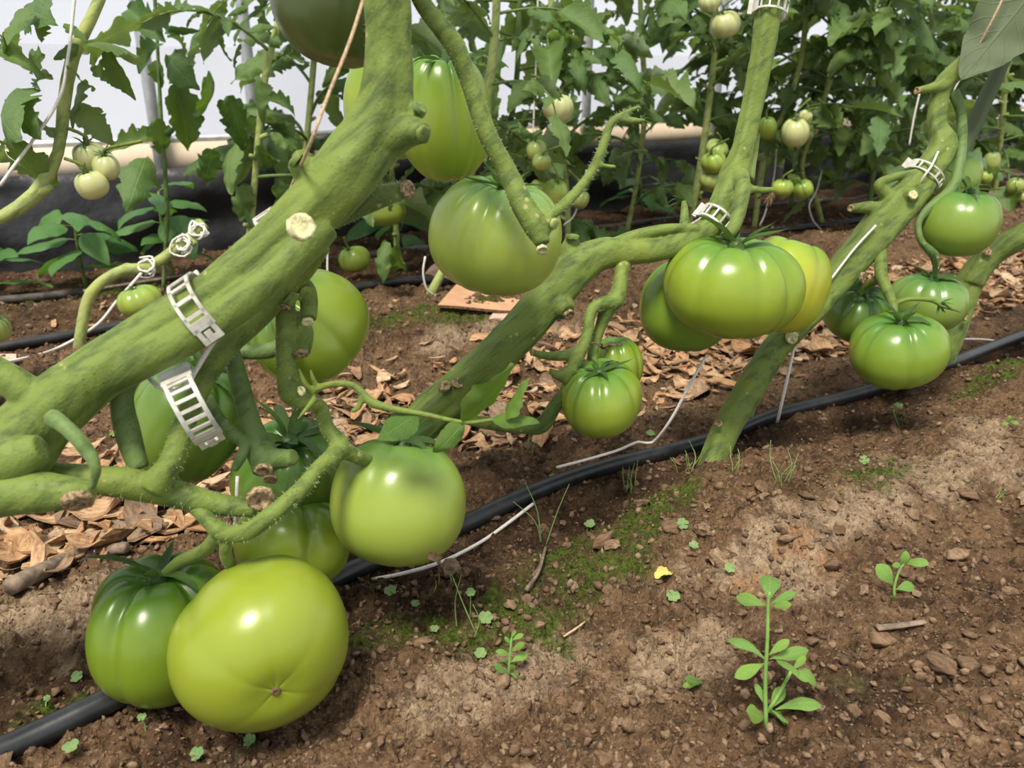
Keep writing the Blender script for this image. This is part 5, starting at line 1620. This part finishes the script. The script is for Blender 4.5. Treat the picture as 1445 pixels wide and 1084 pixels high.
for i, (px, py, rp, h, lab) in enumerate([
        (832, 739, 10, .006, 'clover sprig on the moss just in front of the hose'), (963, 740, 11, .008, 'clover sprig on the mossy slope below the mound stem'), (979, 770, 9, .008, 'small clover sprig below the one on the mossy slope'), (1030, 801, 10, .006, 'clover sprig beside the rust-coloured soil'),
        (685, 871, 13, .006, 'clover sprig flat on the dark damp soil'), (664, 836, 9, .022, 'long-stalked clover by the loose white twine end'), (613, 887, 8, .004, 'faded clover sprig by the moss tufts'), (678, 924, 11, .006, 'clover leaf at the foot of the narrow-leaved seedling'),
        (100, 1053, 14, .007, 'clover sprig next to the black hose'), (278, 1063, 13, .004, 'yellowish clover sprig under the largest tomato'), (200, 1012, 8, .010, 'young clover sprout between hose and ribbed tomato'), (352, 1046, 12, .003, 'brownish clover lying under the largest tomato'),
        (551, 834, 11, .003, 'greyish clover leaf near the hose and the dried petal'), (586, 850, 8, .003, 'second greyish clover leaf on the damp soil'), (108, 955, 11, .003, 'grey-green clover on the bare slope left of the ribbed tomato'), (66, 985, 6, .003, 'tiny grey clover above the moss by the hose'),
        (780, 672, 7, .006, 'clover leaf beside twine and hose'), (842, 668, 7, .006, 'clover leaf poking over the black hose'), (950, 842, 12, .003, 'pale clover next to the yellow dried leaf'), (918, 612, 8, .004, 'flat clover leaf behind the hose'), (1268, 572, 8, .012, 'clover hanging below the lowest shiny tomato'), (1220, 650, 9, .004, 'clover in the shaded hollow behind the mound')]):
    clover(px, py, rp, h, lab, i + 40)


def grass(px, py, n, h, label, seed):
    r = np.random.default_rng(seed); p, d = ground_px(px, py); z0 = gz(p.x, p.y)
    t = thing('grass_sprig', label, 'grass', (p.x, p.y, z0), 'thin grass sprigs on the soil')
    for k in range(n):
        b = Vector((p.x + r.normal() * .004, p.y + r.normal() * .004, z0 - .002)); hh = h * r.uniform(.5, 1.2)
        e = b + Vector((r.normal() * .3 * hh, r.normal() * .2 * hh, hh))
        mb = MB(); mb.tube([b, b.lerp(e, .55) + Vector((r.normal() * .1 * hh, 0, 0)), e], [.0006, .0005, .00025], 5, .005)
        part('blade', mb, M['grass'], t)
    return t


for i, (px, py, n, h, lab) in enumerate([(1098, 682, 7, .038, 'sprig of thin grass in the hollow right of the mound stem'), (1035, 668, 4, .025, 'few thin grass blades beside the mound stem'), (970, 668, 6, .03, 'grass blades left of the mound stem'), (745, 640, 4, .02, 'thin grass near the small flat tomato'), (890, 690, 5, .03, 'grass blades on the mossy slope in front of the hose'),
                                          (668, 900, 3, .05, 'tall thin stalk rising beside the long-stalked clover'), (770, 770, 3, .05, 'leaning thin stalk on the moss near the hose end'), (1270, 600, 3, .035, 'thin stalk below the lowest shiny tomato'), (620, 830, 3, .02, 'short grass by the loose white twine'), (1405, 700, 3, .015, 'short grass on the dry ridge')]):
    grass(px, py, n, h, lab, i + 90)

# ------------------------------------------------------------------ sticks and litter
def stick(pts, r, label, mat='twig', up=.004, flat=1.0):
    P = [q + Vector((0, 0, up)) for q in soil_line(pts, 0)]
    mb = MB(); rr = np.random.default_rng(len(label)); n = len(P)
    mb.tube(P, [r * (1 - .4 * i / n) * (1 + .1 * rr.normal()) for i in range(n)], 9, .006, None, True, flat)
    return tag(part('stick', mb, M[mat]), label, 'stick', 'sticks on the ground')


stick([(18, 842), (60, 822), (110, 800), (180, 786)], .0075, 'thick grey stick on the wood chips left of the ribbed tomato', up=.008)
stick([(160, 757), (215, 758), (240, 755)], .005, 'short grey stick among the wood chips', up=.008)
stick([(1236, 892), (1262, 890), (1304, 884)], .0035, 'flat pale wood splinter on the dark soil', 'twig', .003, .5)
stick([(742, 842), (760, 815), (770, 780)], .0014, 'thin dry stem lying on moss', 'twig', .004)
stick([(752, 820), (764, 800), (762, 790)], .0012, 'short dry twig crossing the thin dry stem', 'twig', .003)
stick([(795, 905), (812, 896), (825, 885)], .0009, 'pale dry straw on the crumbly slope', 'jute', .003)
stick([(120, 420), (230, 402), (305, 388)], .003, 'long dry stem on the soil behind the pruned stem', 'twig', .01)
stick([(1140, 372), (1175, 380), (1205, 384)], .004, 'dark stick on the path behind the leaning stem', 'twig', .006)

pL, dL = ground_px(935, 822)
dl = bpy.data.objects.new('dried_leaf', leaf_mesh('dried_leaf', simple('yellow_dried_leaf', (.52, .45, .12), .7, .3, .4, 200, .3), 733, .3, 3, .2, .8, .9, .2, nt=14, ns=6, ruf=.05))
dl.location = (pL.x - .006, pL.y, gz(pL.x, pL.y) + .004); dl.scale = (.018,) * 3; dl.rotation_euler = (.2, -.1, .4); link(dl)
tag(dl, 'small yellow dried leaf on the mossy slope', 'dried leaf')
pP2 = at(602, 784, .455)
dp = bpy.data.objects.new('dried_petal', leaf_mesh('dried_petal', M['dried'], 734, .3, 3, .3, .9, 1.2, .2, nt=12, ns=6, ruf=.08))
dp.location = pP2; dp.scale = (.012,) * 3; dp.rotation_euler = (.6, .6, .2); link(dp)
tag(dp, 'shrivelled brown petal stuck under the smooth tomato', 'dried petal')
